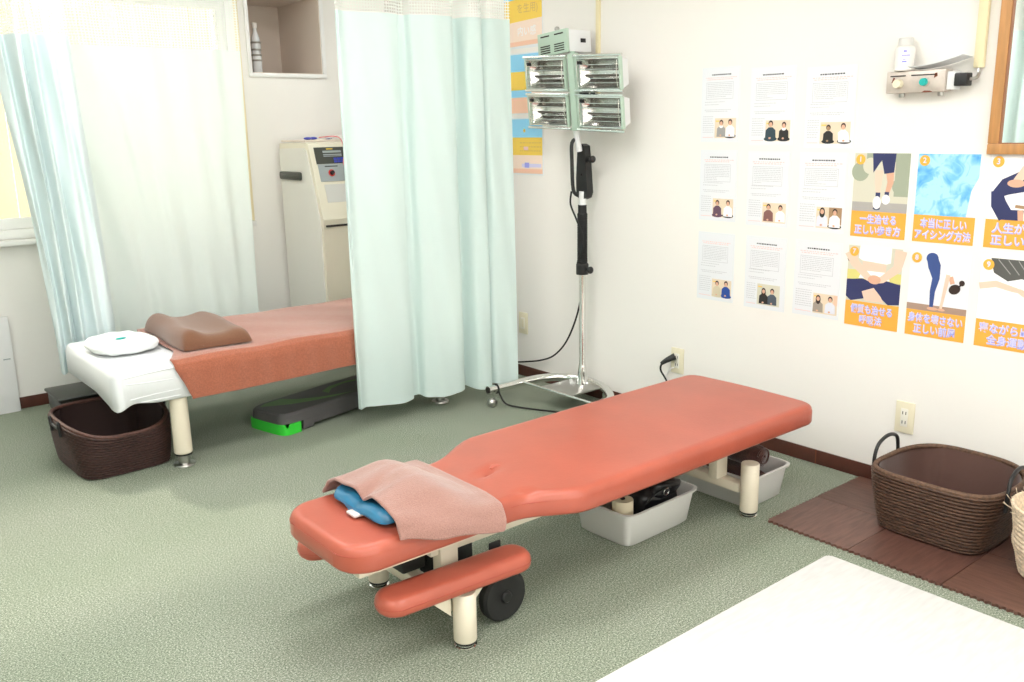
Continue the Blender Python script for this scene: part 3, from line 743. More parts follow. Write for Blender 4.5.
b.sphere((cos(2.95)*.133, sin(2.95)*.133, .10), .012, 10, (.5, .5, 1.1)); b.build('pale_patch', 'lamp_white', st)

# ------------------------------------------------------------------ floor mats
def tile(x0, y0, x1, y1, m, lab, teeth):
    P = []; n = 15; d = .006
    def edge(p, q, on, s):
        for i in range(n):
            t = (i+.0)/n; 
            if not on: P.append((lerp(p[0], q[0], t), lerp(p[1], q[1], t))); continue
            nx, ny = (q[1]-p[1]), -(q[0]-p[0]); L = hypot(nx, ny); nx /= L; ny /= L
            for tt, k in ((.02, 0), (.16, .75), (.34, 1), (.5, .55), (.62, 0), (.82, -.15)):
                u = (i+tt)/n; P.append((lerp(p[0], q[0], u)+nx*d*k, lerp(p[1], q[1], u)+ny*d*k))
    c = [(x0, y0), (x1, y0), (x1, y1), (x0, y1)]
    for k in range(4): edge(c[k], c[(k+1) % 4], teeth[k], 1)
    b = B(); b.prism(P, 0.0005, .009); cx, cy = (x0+x1)/2, (y0+y1)/2
    o = b.build('foam_mat_tile', m, None, loc=(cx, cy, 0), ang=30)
    tag(o, lab, 'floor mat', 'brown jigsaw foam mats along the wall'); return o
g = .0012
tx = (2.562, 2.872, 3.172); ty = (1.728, 1.420, 1.112, .804, .496)
labs = [['brown foam mat tile at the outer corner nearest the red table', 'brown foam mat tile in the wall corner left of the wicker basket'],
        ['brown foam mat tile in front of the wicker basket, middle of the outer row', 'brown foam mat tile lying under the wicker basket'],
        ['dark brown foam mat tile at the lower right edge, third of the outer row', 'brown foam mat tile under the straw basket']]
mm = [['mat_brown', 'mat_brown_across'], ['mat_brown_deep', 'mat_brown'], ['mat_brown_across', 'mat_brown_deep']]
for r in range(3):
    for c in range(2):
        tile(tx[c]+g, ty[r+1]+g, tx[c+1]-g, ty[r]-g, mm[r][c], labs[r][c], (False, False, r == 0, c == 0))
P = []
def arc(cx, cy, R, a0, a1, n=8): return [(cx+R*cos(lerp(a0, a1, i/n)), cy+R*sin(lerp(a0, a1, i/n))) for i in range(n+1)]
x0, x1, yy0, yy1, R = .62, 2.488, -.35, 1.446, .022
P = arc(x1-R, yy1-R, R, 0, pi/2)+arc(x0+R, yy1-R, R, pi/2, pi)+arc(x0+R, yy0+R, R, pi, 1.5*pi)+arc(x1-R, yy0+R, R, 1.5*pi, 2*pi)
b = B(); b.prism(P, .0005, .006); wm = b.build('white_floor_mat', 'floor_white', None, loc=(1.5, .5, 0))
tag(wm, 'large plain white vinyl mat on the carpet in the foreground', 'floor mat')

# ------------------------------------------------------------------ storage trays under the red table
def tray(x, y, rz, L, Wd, h, lab):
    t = thing('storage_tray', lab, 'storage tray', (x, y, 0), rz, 'white storage trays under the red table')
    b = B(); NA = 64
    def rr(hx, hy, z, e=9): return [b.bm.verts.new((*srect(2*pi*i/NA+.0001, hx, hy, e), z)) for i in range(NA)]
    k = .018
    seq = [(L/2-k-.006, Wd/2-k-.006, .0), (L/2-k, Wd/2-k, .006), (L/2-.002, Wd/2-.002, h-.008), (L/2+.007, Wd/2+.007, h-.008), (L/2+.008, Wd/2+.008, h-.001), (L/2-.001, Wd/2-.001, h), (L/2-.005, Wd/2-.005, h-.006), (L/2-k-.004, Wd/2-k-.004, .010), (L/2-k-.01, Wd/2-k-.01, .006)]
    rg = [rr(*s) for s in seq]
    for r0, r1 in zip(rg[:-1], rg[1:]): b.bridge(r0, r1)
    b._f(rg[0][::-1]); b._f(rg[-1]); b.build('tray_body', 'white_plastic', t, ang=40)
    return t
tray(2.205, 2.03, radians(2), .37, .27, .125, 'white plastic tray holding a black bag, under the middle of the red table')
tray(2.705, 2.02, radians(1), .255, .40, .125, 'white plastic tray holding a brown rolled towel, under the foot end of the red table')
bag = B()
def blob(b, c, s, seed, amp=.12, n=26, e=.8):
    bm2 = bmesh.new(); bmesh.ops.create_uvsphere(bm2, u_segments=n, v_segments=n//2, radius=1); r = random.Random(seed); ph = [r.uniform(0, 6) for _ in range(6)]
    for v in bm2.verts:
        p = v.co.copy(); k = 1+amp*(sin(p.x*4+ph[0])*sin(p.y*5+ph[1])+.6*sin(p.z*7+ph[2]+p.x*3)+.4*sin(p.x*11+ph[3])*sin(p.z*9+ph[4]))
        q = [math.copysign(abs(a)**e, a)*k for a in p]; v.co = Vector((c[0]+q[0]*s[0], c[1]+q[1]*s[1], c[2]+q[2]*s[2]))
    b.add(bm2)
sbag = thing('black_bag', 'crumpled black bag with a metal ring in the white tray under the red table', 'bag', (2.22, 2.015, .022))
blob(bag, (.028, -.005, .075), (.105, .078, .062), 2, .09); blob(bag, (.06, -.03, .115), (.075, .055, .035), 5, .12); bag.build('bag_body', 'bag_black', sbag, ang=80)
b = B(); b.tube([(.03+.013*cos(a*pi/6), -.089-.002*sin(a*pi/6), .118+.013*sin(a*pi/6)) for a in range(13)], .002, 6, False, 2); b.build('metal_ring', 'chrome', sbag)
b = B(); b.tube([(-.06, -.075, .09), (-.02, -.088, .125), (.05, -.085, .128), (.10, -.06, .10)], .004, 6, True, 5); b.build('bag_strap', 'black_plastic', sbag)
rl = thing('tape_roll', 'cream roll standing at the front end of the bag tray', 'roll', (2.078, 1.968, .011))
b = B(); b.lathe([(.008, .0), (.035, .0), (.036, .003), (.036, .135), (.035, .138), (.010, .138), (.008, .13), (.008, .0)], n=28); b.build('roll_body', 'c_cream', rl)
b = B(); b.lathe([(0, .139), (.0085, .139), (.0085, .142), (0, .142)], n=16); b.build('roll_core', 'dark_slot', rl)
for (dx, yy, zc, rr_, lab, hl) in ((.030, 2.03, .054, .046, 'dark brown rolled towel at the bottom of the tray behind the rear leg', .15), (.030, 2.03, .153, .044, 'dark brown rolled towel topmost in the tray behind the rear leg', .15), (-.055, 2.05, .048, .036, 'dark brown rolled towel deeper under the foot end of the red table', .13)):
    b = B(); cx, cy = 2.705+dx*1.15, yy
    P = []; N = 120
    prevr = None
    for s in range(9):
        tt = s/8; y = cy-hl+2*hl*tt; e = min(1, min(tt, 1-tt)*9+.75); ring = []
        for i in range(36):
            a = 2*pi*i/36; r_ = rr_*e*(1+.05*sin(a*3+s)+.03*sin(a*7+s*2)+(.10 if 1.2 < a < 1.5 else 0)); ring.append(b.bm.verts.new((cx+r_*cos(a), y, zc+r_*sin(a))))
        if prevr: b.bridge(prevr, ring)
        else: first = ring
        prevr = ring
    b._f(first[::-1]); b._f(prevr)
    b.tube([(cx+(.006+.0026*k)*cos(k*.7), cy-hl-.002, zc+(.006+.0026*k)*sin(k*.7)) for k in range(14)], .004, 6, True, 3)
    o = b.build('rolled_towel', 'towel_dark', None, loc=(cx, cy, zc), ang=80); tag(o, lab, 'towel', 'rolled towels in the tray')

# ------------------------------------------------------------------ aerobic step
sp = thing('aerobic_step', 'grey exercise step with bright green feet between the two beds', 'exercise step', (2.035, 3.955, 0), radians(13.5))
L, Wd = .76, .27
b = B(); NA = 80
def rr(hx, hy, z, e=8): return [b.bm.verts.new((*srect(2*pi*i/NA+.0001, hx, hy, e), z)) for i in range(NA)]
rg = [rr(L/2-.002, Wd/2-.002, .050), rr(L/2-.006, Wd/2-.006, .088), rr(L/2-.014, Wd/2-.014, .097), rr(L/2-.022, Wd/2-.022, .0985)]
for r0, r1 in zip(rg[:-1], rg[1:]): b.bridge(r0, r1)
b._f(rg[0][::-1]); b._f(rg[-1])
for s in (-1, 1):
    b.box(-.245, s*(Wd/2-.012)-.008, .018, .245, s*(Wd/2-.012)+.008, .05, .003)
    for e in (-1, 1): b.box(e*.20, s*(Wd/2-.012)-.0085, .004, e*.262, s*(Wd/2-.012)+.0085, .05, .003)
body = b.build('platform', 'step_grey', sp, ang=30)
b = B()
def crescent(cx, w, k0, k1, z): 
    up = [(cx-w/2+w*i/20, -.10+.07*sin(pi*i/20)*k0) for i in range(21)]; dn = [(cx+w/2-w*i/20, -.10+.07*sin(pi*i/20)*k1) for i in range(21)]
    return up+dn[1:-1]
P = [(-.33+.42*i/24, .095-.19*(i/24)**.55) for i in range(25)]+[(.05-.40*i/24, -.10+.135*(i/24)**1.7) for i in range(25)]
P = [(-.345, .075), (-.30, .10), (-.20, .10), (-.16, .03), (-.08, -.03), (.02, -.075), (.10, -.10), (-.02, -.085), (-.14, -.05), (-.23, -.01), (-.30, .04)]
b.prism(P, .0988, .0993)
b.prism([(.0, -.02), (.06, .03), (.16, .05), (.30, .03), (.20, .075), (.08, .07), (.0, .03)], .0988, .0993)
b.build('green_swirl_print', 'step_green_print', body)
for e in (-1, 1):
    b = B(); P = []
    for i in range(41):
        a = -pi/2+pi*i/40; x, y = srect(a, .10, Wd/2+.001, 6); P.append((x, y))
    pts = [(e*(L/2-.10+x), y) for x, y in P]
    n = len(pts); outer0 = [b.bm.verts.new((x, y, 0)) for x, y in pts]
    outer1 = [b.bm.verts.new((x, y, .050 if not (4 < i < 9 or 31 < i < 36) else .034)) for i, (x, y) in enumerate(pts)]
    inn = [(e*(L/2-.10+x*.86), y*.93) for x, y in P]
    in0 = [b.bm.verts.new((x, y, 0)) for x, y in inn]; in1 = [b.bm.verts.new((x, y, .034 if (4 < i < 9 or 31 < i < 36) else .050)) for i, (x, y) in enumerate(inn)]
    for i in range(n-1):
        b._f([outer0[i], outer0[i+1], outer1[i+1], outer1[i]]); b._f([in0[i], in1[i], in1[i+1], in0[i+1]])
        b._f([outer1[i], outer1[i+1], in1[i+1], in1[i]]); b._f([outer0[i], in0[i], in0[i+1], outer0[i+1]])
    for k in (0, n-1): b._f([outer0[k], outer1[k], in1[k], in0[k]])
    b.build('green_foot', 'step_green', sp, ang=40)

# ------------------------------------------------------------------ black box and grey panel at the left
bx = thing('storage_box', 'black plastic box with grey base under the far end of the bed', 'box', (1.135, 4.60, 0))
b = B(); b.box(-.195, -.125, .075, .195, .125, .158, .012, 3); b.build('box_body', 'box_black', bx)
b = B(); b.box(-.205, -.137, .159, .205, .137, .174, .006, 3); b.build('lid', 'box_black', bx)
b = B(); b.box(-.19, -.12, 0, .19, .12, .045, .006); b.box(-.16, -.10, .045, .16, .10, .074, .004); b.build('grey_base', 'box_grey', bx)
pn = thing('leaning_panel', 'pale grey board standing against the wall at the left edge', 'panel', (.60, 5.05, 0))
B().box(-.28, -.012, 0, .272, .012, .492, .002).build('board', 'panel_grey', pn)
B().box(.225, -.0135, .275, .258, -.012, .281, .0005).build('small_mark', 'machine_grey', pn)

# ------------------------------------------------------------------ therapy machine on the back wall
mc = thing('therapy_machine', 'tall cream electrotherapy machine with control panel behind the far bed', 'medical machine', (2.402, 4.60, 0))
prof = [(.12, 0), (.455, 0), (.455, 1.285), (.45, 1.30), (.13, 1.305), (.10, 1.295), (-.028, .885), (-.022, .86), (-.020, .26), (.12, .22)]
b = B(); b.prism(prof, .006, .40, lambda x, y, z: (z, x, y))
b.build('cabinet', 'machine_cream', mc, ang=30)
b = B(); b.prism([(-.0, .27), (.125, .23), (.125, .02), (.45, .02), (.45, 1.27), (.14, 1.275), (.115, 1.26), (.0, .88)], -.001, .0055, lambda x, y, z: (z, x, y)); b.build('side_cover', 'machine_side', mc, ang=30)
# sloped console: helper puts (u across, v down the slope)
d = Vector((0, -.128, -.41)).normalized(); nrm = Vector((0, -.41, .128)).normalized(); O = Vector((0, .10, 1.295))
def slope(b, u0, v0, u1, v1, h, m0=0): 
    P = [O+Vector((1, 0, 0))*u+d*v+nrm*hh for hh in (m0, h) for u, v in ((u0, v0), (u1, v0), (u1, v1), (u0, v1))]
    V = [b.bm.verts.new(p) for p in P]
    for q in ((0, 1, 2, 3), (7, 6, 5, 4), (0, 4, 5, 1), (1, 5, 6, 2), (2, 6, 7, 3), (3, 7, 4, 0)): b._f([V[i] for i in q])
b = B(); slope(b, .035, .02, .37, .115, .003); cp = b.build('display_panel', 'machine_dark', mc)
b = B(); slope(b, .085, .04, .20, .052, .005, .0031); slope(b, .085, .06, .20, .066, .005, .0031); slope(b, .085, .07, .20, .074, .005, .0031); b.build('display_marks', 'machine_grey', cp)
b = B(); slope(b, .11, .028, .15, .033, .005, .0031); b.build('yellow_mark', 'p_yellow', cp)
b = B()
for i in range(3):
    for j in range(2): slope(b, .145+i*.022, .082+j*.016, .163+i*.022, .094+j*.016, .007, .0031)
b.build('blue_buttons', 'machine_blue', cp)
b = B(); slope(b, .040, .117, .37, .215, .003); kp = b.build('knob_panel', 'machine_grey', mc)
b = B(); slope(b, .08, .127, .16, .133, .0045, .0031); b.build('panel_print', 'machine_dark', kp)
c0 = O+Vector((.115, 0, 0))+d*.168
b = B(); b.cyl(c0+nrm*.0031, c0+nrm*.006, .020, .020, 24); kr = b.build('knob_ring', 'red', kp)
b = B(); b.cyl(c0+nrm*.0061, c0+nrm*.020, .013, .011, 20); b.build('knob', 'black_plastic', kp)
b = B(); slope(b, .055, .232, .37, .335, .002); b.build('lower_panel', 'machine_pale', mc)
b = B(); b.box(.02, -.030, .842, .38, -.0225, .854, .002); b.build('drawer_slot', 'dark_slot', mc)
hb = B(); hb.box(-.022, .175, 1.095, -.0012, .43, 1.142, .010, 3); hb.box(-.024, .18, 1.112, -.0225, .42, 1.125, .0005); hb.build('side_handle', 'machine_dark', mc)
b = B(); b.box(.01, .14, 1.306, .395, .44, 1.318, .004); b.build('top_tray', 'niche_beige', mc)
for q in ((.06, .20), (.12, .25), (.20, .22)):
    b = B(); b.sphere((q[0], q[1], 1.326), .016, 12, (1.6, 1, .5)); b.build('electrode_clip', 'machine_blue', mc)
for nm, m_, pts in (('white_lead', 'wire_white', [(.16, .20, 1.325), (.20, .07, 1.32), (.215, .04, 1.22), (.20, .015, 1.15), (.235, -.02, 1.08), (.26, -.045, .95), (.27, -.05, .80)]),
                    ('red_lead', 'wire_red', [(.13, .20, 1.33), (.19, .08, 1.33), (.205, .05, 1.25), (.185, .03, 1.18), (.215, -.01, 1.10), (.25, -.035, 1.0)]),
                    ('blue_lead', 'wire_blue', [(.22, -.045, 1.05), (.175, -.055, .95), (.165, -.06, .84), (.175, -.06, .75), (.23, -.06, .70)]),
                    ('looped_lead', 'wire_white', [(.19, .18, 1.325), (.225, .09, 1.345), (.245, .04, 1.29), (.23, .02, 1.20), (.245, .0, 1.10), (.29, -.03, 1.02)])):
    b = B(); b.tube(pts, .0035, 6, True, 6); b.build(nm, m_, mc)

# ------------------------------------------------------------------ things in the niche
nb = thing('clear_bottle', 'clear plastic bottle with white cap standing in the wall niche', 'bottle', (2.395, 5.24, NZ0+.0045))
b = B(); b.lathe([(0, .001), (.026, .001), (.028, .006), (.027, .05), (.029, .08), (.026, .12), (.028, .16), (.024, .20), (.012, .235), (.010, .255), (0, .255)], n=24); b.build('bottle_body', 'clear_plastic', nb)
b = B()
for z in (.07, .10, .13, .17): b.lathe([(.0292, z), (.0315, z+.005), (.0292, z+.01)], n=20)
b.build('bottle_ribs', 'chrome_dull', nb)
b = B(); b.lathe([(0, .256), (.014, .256), (.014, .285), (0, .287)], n=20); b.build('cap', 'bottle_white', nb)

# ------------------------------------------------------------------ infrared lamp on stand
lp = thing('infrared_lamp', 'four panel infrared therapy lamp on a chrome stand against the wall', 'infrared lamp', (3.085, 3.21, 0))
LM = Matrix.Translation((-3.085, -3.21, 0))
ring = [(2.66, 3.445, .092), (2.80, 3.445, .092), (2.93, 3.445, .092), (3.03, 3.425, .092), (3.10, 3.37, .092), (3.14, 3.28, .092), (3.145, 3.20, .092), (3.12, 3.10, .092), (3.07, 3.01, .092), (3.01, 2.94, .092), (2.95, 2.905, .092), (2.88, 2.90, .092)]
b = B(); b.tube(ring, .021, 18, True, 8); br = b.build('base_tube', 'chrome', lp, M4=LM, ang=50)
for xv, yv in ((2.66, 3.445), (2.88, 2.90)):
    b = B(); b.cyl((xv-.004, yv, .092), (xv-.0015, yv, .092), .015, .015, 18); b.build('tube_opening', 'dark_slot', br, M4=LM)
b = B(); b.tube([(2.875, 3.44, .098), (2.875, 2.91, .098)], .0065, 8, True, 1); b.build('cross_rod', 'chrome', lp, M4=LM)
b = B(); b.box(2.875, 3.09, .088, 3.13, 3.31, .096, .002); b.build('base_plate', 'chrome_dull', lp, M4=LM)
for (x, y) in ((2.683, 3.445), (2.905, 2.90), (3.10, 3.36), (3.09, 3.06)):
    b = B(); b.sphere((x, y, .0255), .0255, 20); cs = b.build('caster', 'chrome_dull', lp, M4=LM)
    b = B(); b.cyl((x, y, .050), (x, y, .074), .008, .010, 12); b.build('caster_stem', 'chrome', cs, M4=LM)
b = B(); b.lathe([(0, .097), (.032, .097), (.030, .105), (.024, .15), (.019, .19), (.0155, .20), (.0155, .68), (0, .68)], (3.085, 3.21, 0), 24); b.build('pole', 'chrome', lp, M4=LM, ang=50)
b = B(); b.lathe([(0, .655), (.030, .655), (.031, .66), (.031, .705), (.027, .71), (0, .71)], (3.085, 3.21, 0), 24); cl = b.build('clamp_collar', 'black_plastic', lp, M4=LM)
b = B(); b.cyl((3.085, 3.185, .685), (3.078, 3.150, .683), .006, .006, 10); b.sphere((3.076, 3.145, .683), .018, 14, (1, .7, 1)); b.build('clamp_knob', 'black_plastic', cl, M4=LM)
b = B(); pr = [(0, .711)]
for k in range(28): z = .712+k*.0085; pr += [(.0235, z), (.0262, z+.004)]
pr += [(.0235, .955), (.021, .957), (.021, .995), (0, .995)]
b.lathe(pr, (3.085, 3.21, 0), 24); b.build('foam_grip', 'black_rubber', lp, M4=LM)
b = B(); b.cyl((3.085, 3.21, .995), (3.085, 3.208, 1.06), .0175, .0175, 20); b.build('inner_pole', 'lamp_white', lp, M4=LM)
# balance arm: black double plate with spring cover
b = B()
arm = [(3.235, 1.055), (3.245, 1.04), (3.225, 1.027), (3.20, 1.022), (3.17, 1.03), (3.155, 1.055), (3.155, 1.09), (3.165, 1.275), (3.195, 1.285), (3.215, 1.28)]
arm = [(3.195-.038, 1.055), (3.195-.028, 1.030), (3.195, 1.020), (3.195+.028, 1.030), (3.195+.038, 1.055), (3.195+.040, 1.12), (3.195+.030, 1.27), (3.195+.010, 1.285), (3.195-.016, 1.275), (3.195-.030, 1.15)]
arm = [(y+.012, z) for y, z in arm]
b.prism(arm, 3.078, 3.118, lambda x, y, z: (z, x, y))
ba = b.build('balance_arm', 'black_plastic', lp, M4=LM)
b = B(); b.tube([(3.070, 3.225, 1.04), (3.048, 3.235, 1.07), (3.040, 3.235, 1.20), (3.036, 3.23, 1.29), (3.06, 3.215, 1.31)], .009, 10, True, 4); b.build('spring_strut', 'black_plastic', ba, M4=LM)
b = B(); b.cyl((3.098, 3.18, 1.21), (3.092, 3.150, 1.212), .012, .014, 14); b.sphere((3.090, 3.145, 1.213), .017, 14, (1, .8, 1)); b.build('arm_knob', 'black_plastic', ba, M4=LM)
b = B(); b.cyl((3.0775, 3.207, 1.14), (3.075, 3.207, 1.14), .005, .005, 12); b.build('arm_screw', 'chrome', ba, M4=LM)
b = B(); b.cyl((3.07, 3.215, 1.25), (3.045, 3.215, 1.36), .015, .015, 16); b.build('neck_tube', 'lamp_white', lp, M4=LM)
# the lamp head: built facing -X in its own frame, then tilted
HM = LM @ Matrix.Translation((3.000, 3.180, 1.517)) @ Matrix.Rotation(radians(-7.5), 4, 'Y') @ Matrix.Rotation(radians(2.5), 4, 'X')
b = B(); b.box(-.008, -.021, -.172, .030, .021, .176, .004); b.build('green_column', 'lamp_green', lp, M4=HM)
def tray_head(yc, zc):
    w, h = .136, .068
    b = B()      # rear casing
    P0 = [(-.0, yc-w, zc-h), (-.0, yc+w, zc-h), (-.0, yc+w, zc+h), (-.0, yc-w, zc+h)]; P1 = [(.062, yc-w*.86, zc-h*.80), (.062, yc+w*.86, zc-h*.80), (.062, yc+w*.86, zc+h*.80), (.062, yc-w*.86, zc+h*.80)]
    a = [b.bm.verts.new(p) for p in P0]; c = [b.bm.verts.new(p) for p in P1]; b.bridge(a, c); b._f(c); cs = b.build('lamp_casing', 'lamp_white', lp, M4=HM, ang=20)
    b = B()      # green front rim
    for q in ((yc-w-.005, zc-h-.004, yc-w+.003, zc+h+.004), (yc+w-.004, zc-h-.004, yc+w+.005, zc+h+.004)):
        b.box(-.016, q[0], q[1], .004, q[2], q[3], .002)
    b.box(-.002, yc-w+.003, zc-h-.003, .004, yc+w-.004, zc-h-.001); b.box(-.002, yc-w+.003, zc+h+.001, .004, yc+w-.004, zc+h+.003)
    b.build('green_rim', 'lamp_green', cs, M4=HM)
    for z_ in (zc-h+.001, zc+h-.001):
        b = B(); b.cyl((-.012, yc-w+.003, z_), (-.012, yc+w-.004, z_), .004, .004, 10); b.build('chrome_edge', 'chrome', cs, M4=HM)
    b = B()      # reflector trough
    def tr(u, v):
        z = zc+(2*v-1)*(h-.006); x = .004+.048*(1-abs(2*v-1)**2.2); x *= min(1, min(u, 1-u)*7+.12); return (x, yc+(2*u-1)*(w-.008), z)
    b.grid(tr, 24, 16); b.build('reflector', 'reflector', cs, M4=HM, normals=False, ang=60)
    for k in (-.012, .016):
        b = B(); b.cyl((.028, yc-w+.02, zc+k), (.028, yc+w-.02, zc+k), .0055, .0055, 12); b.build('heating_rod', 'heater_tube', cs, M4=HM)
    b = B()      # wire guard
    for k in range(5): b.tube([(-.014, yc-w+.008, zc-h+.030+k*.0195), (-.021, yc-w+.03, zc-h+.030+k*.0195), (-.021, yc+w-.03, zc-h+.030+k*.0195), (-.014, yc+w-.008, zc-h+.030+k*.0195)], .0016, 5, True, 2)
    for yy in (yc-w+.012, yc+w-.012): b.tube([(-.015, yy, zc-h+.01), (-.020, yy, zc), (-.015, yy, zc+h-.01)], .0022, 5, True, 2)
    b.build('wire_guard', 'chrome', cs, M4=HM)
    b = B(); b.box(-.019, yc+w-.036, zc+h-.030, -.006, yc+w-.014, zc+h-.012, .002); b.build('rim_catch', 'black_plastic', cs, M4=HM)
for yc in (-.175, .175):
    for zc in (-.082, .086): tray_head(yc, zc)
for z in (.166, .012, -.006, -.164):
    for s in (-1, 1):
        b = B(); b.cyl((-.010, s*.022, z), (-.010, s*.325, z), .0062, .0062, 12); b.build('chrome_rail', 'chrome', lp, M4=HM)
b = B(); b.box(-.026, -.12, -.002, -.017, -.065, .006, .001); b.box(-.026, -.16, -.002, -.017, -.135, .006, .001); b.build('rail_clip', 'black_plastic', lp, M4=HM)
# control box on top
CM = LM @ Matrix.Translation((2.985, 3.305, 1.745)) @ Matrix.Rotation(radians(-4), 4, 'X')
b = B(); b.box(.012, -.098, -.048, .155, .098, .050, .004); cb = b.build('control_box', 'lamp_white', lp, M4=CM)
b = B(); b.box(-.004, -.102, -.052, .0115, .102, .054, .003); gf = b.build('green_face', 'lamp_green', cb, M4=CM)
b = B()
for s in (-1, 1):
    b.box(-.0055, s*.048-.030, .034, -.0042, s*.048+.030, .040)
    for z in (-.040, -.030, -.020, -.010): b.box(-.0055, s*.048-.034, z, -.0042, s*.048+.034, z+.005)
b.build('vent_slots', 'dark_slot', gf, M4=CM)
b = B(); b.box(.085, -.1035, -.006, .115, -.0985, .012, .001); b.build('power_switch', 'black_plastic', cb, M4=CM)
b = B(); b.cyl((.05, .02, .0505), (.05, .02, .062), .010, .008, 12); b.sphere((.05, .02, .070), .013, 12); b.build('top_knob', 'chrome_dull', cb, M4=CM)
b = B(); b.box(.03, -.020, -.075, .05, .0, -.049, .002) if False else b.cyl((.03, -.10+.0, -.068), (.03, -.10, -.049), .012, .012, 12)
b.build('box_mount', 'lamp_green', lp, M4=CM)
# cables of the lamp
b = B(); b.tube([(3.05, 3.25, 1.06), (3.035, 3.24, 1.0), (3.035, 3.20, .93), (3.05, 3.172, .85), (3.05, 3.176, .78), (3.075, 3.235, .70), (3.105, 3.235, .60), (3.11, 3.27, .45), (3.12, 3.36, .29), (3.14, 3.48, .185), (3.165, 3.62, .125), (3.165, 3.76, .09), (3.16, 3.95, .05), (3.13, 4.15, .0055), (3.10, 4.5, .0055)], .0045, 8, True, 8)
b.build('power_cable', 'black_rubber', lp, M4=LM)
b = B(); b.tube([(2.71, 3.445, .118), (2.712, 3.43, .10), (2.718, 3.42, .06), (2.74, 3.40, .015), (2.775, 3.33, .0055), (2.815, 3.24, .0055), (2.86, 3.14, .0055), (2.87, 3.02, .0055), (2.84, 2.92, .0055), (2.90, 2.75, .0055), (3.08, 2.66, .03), (3.15, 2.70, .17), (3.13, 2.73, .25), (3.132, 2.725, .285)], .0045, 8, True, 8)
b.tube([(2.712, 3.445+.024*cos(a*pi/5), .092+.024*sin(a*pi/5)) for a in range(11)], .0035, 6, False, 2)
b.build('mains_lead', 'black_rubber', lp, M4=LM)
b = B(); b.tube([(3.130, 2.728, .282), (3.145, 2.708, .300), (3.174, 2.684, .318)], lambda t: .008+.009*t, 12, True, 5); b.build('mains_plug', 'black_plastic', lp, M4=LM)

# ------------------------------------------------------------------ wall fittings
def outlet(name, yc, zc, lab, four=True, group='cream wall sockets'):
    t = thing(name, lab, 'wall socket', (XR, yc, zc), group=group)
    B().box(-.008, -.036, -.060, -.0005, .036, .060, .002).build('cover_plate', 'cream_plastic', t)
    f = B().box(-.0105, -.014, -.035, -.0082, .014, .035, .001).build('socket_face', 'outlet_face', t)
    b = B()
    for z in ((.018, -.018) if four else (.0,)):
        for y in (-.006, .006): b.box(-.0112, y-.0014, z-.006, -.0106, y+.0014, z+.006)
    b.build('pin_slots', 'dark_slot', f); return t
outlet('wall_socket', 1.576, .285, 'cream wall socket above the handle of the brown wicker basket')
o2 = outlet('wall_socket', 2.676, .297, 'cream wall socket with a black plug and white lead behind the red table')
t = thing('wall_switch', 'small cream socket plate on the wall beside the front curtain', 'wall socket', (XR, 3.786, .305), group='cream wall sockets')
B().box(-.008, -.036, -.060, -.0005, .036, .060, .002).build('cover_plate', 'cream_plastic', t)
f = B().box(-.0105, -.016, -.032, -.0082, .016, .032, .001).build('socket_face', 'outlet_face', t)
B().box(-.0112, -.010, -.024, -.0106, .010, .024, .0002).build('inner_frame', 'cream_plastic', f)
b = B(); b.tube([(-.012, .014, -.035), (-.02, .029, -.042), (-.012, .049, -.062), (-.010, .059, -.092), (-.012, .039, -.117), (-.012, -.016, -.122), (-.012, -.076, -.177), (-.014, -.096, -.277)], .0032, 6, True, 8)
b.build('white_lead', 'wire_white', o2)
tag(B().box(XR-.014, 3.192, 1.35, XR, 3.214, ZC-.0005, .002).build('cable_duct', 'duct', None, loc=(XR, 3.20, 1.5)), 'vertical cream cable duct on the wall behind the lamp', 'cable duct', 'cable ducts')
b = B(); b.box(XR-.020, 1.408, 1.532, XR, 1.440, ZC-.0005, .003)
tag(b.build('cable_duct', 'duct', None, loc=(XR, 1.42, 1.6)), 'vertical cream cable duct between the control box and the mirror', 'cable duct', 'cable ducts')
# gas control box
gb = thing('control_unit', 'beige metal wall control box with two knobs above the notices', 'control box', (XR, 1.610, 1.495))
b = B(); b.box(-.055, -.098, -.036, -.0005, .110, .038, .004); body = b.build('metal_case', 'box_metal', gb)
b = B(); b.box(-.0565, .04, .020, -.0552, .095, .024); b.box(-.0565, -.07, .020, -.0552, .02, .024); b.build('dark_slot', 'dark_slot', body)
b = B(); b.prism([(.085, .0), (.09, .0), (.083, .018), (.078, .016)], -.0565, -.0552, lambda x, y, z: (z, x, y)); b.prism([(-.06, -.036), (-.02, -.036), (-.03, -.030), (-.05, -.031)], -.0565, -.0552, lambda x, y, z: (z, x, y))
b.prism([(-.072, .016), (-.060, .010), (-.063, .026), (-.070, .027)], -.0565, -.0552, lambda x, y, z: (z, x, y)); b.build('rust_marks', 'rust', body)
b = B(); b.cyl((-.0552, .062, -.004), (-.075, .062, -.004), .016, .014, 20); b.build('cream_knob', 'cream_plastic', gb)
b = B(); b.cyl((-.0552, -.032, -.002), (-.066, -.032, -.002), .015, .015, 20); kn = b.build('knob_skirt', 'box_metal', gb)
b = B(); b.cyl((-.0662, -.032, -.002), (-.078, -.032, -.002), .0135, .012, 20); b.build('teal_cap', 'teal', kn)
for y in (.062, -.075):
    b = B(); b.lathe([(0, -.050), (.008, -.050), (.010, -.045), (.010, -.0365), (0, -.0365)], (-.03, y, 0), 16); b.build('bottom_fitting', 'chrome_dull', gb)
b = B(); b.box(-.045, -.128, -.030, -.0005, -.0985, .030, .003); b.build('side_bracket', 'lamp_white', gb)
b = B(); b.box(-.058, -.172, -.020, -.018, -.1285, .022, .004); b.build('black_plug', 'black_plastic', gb)
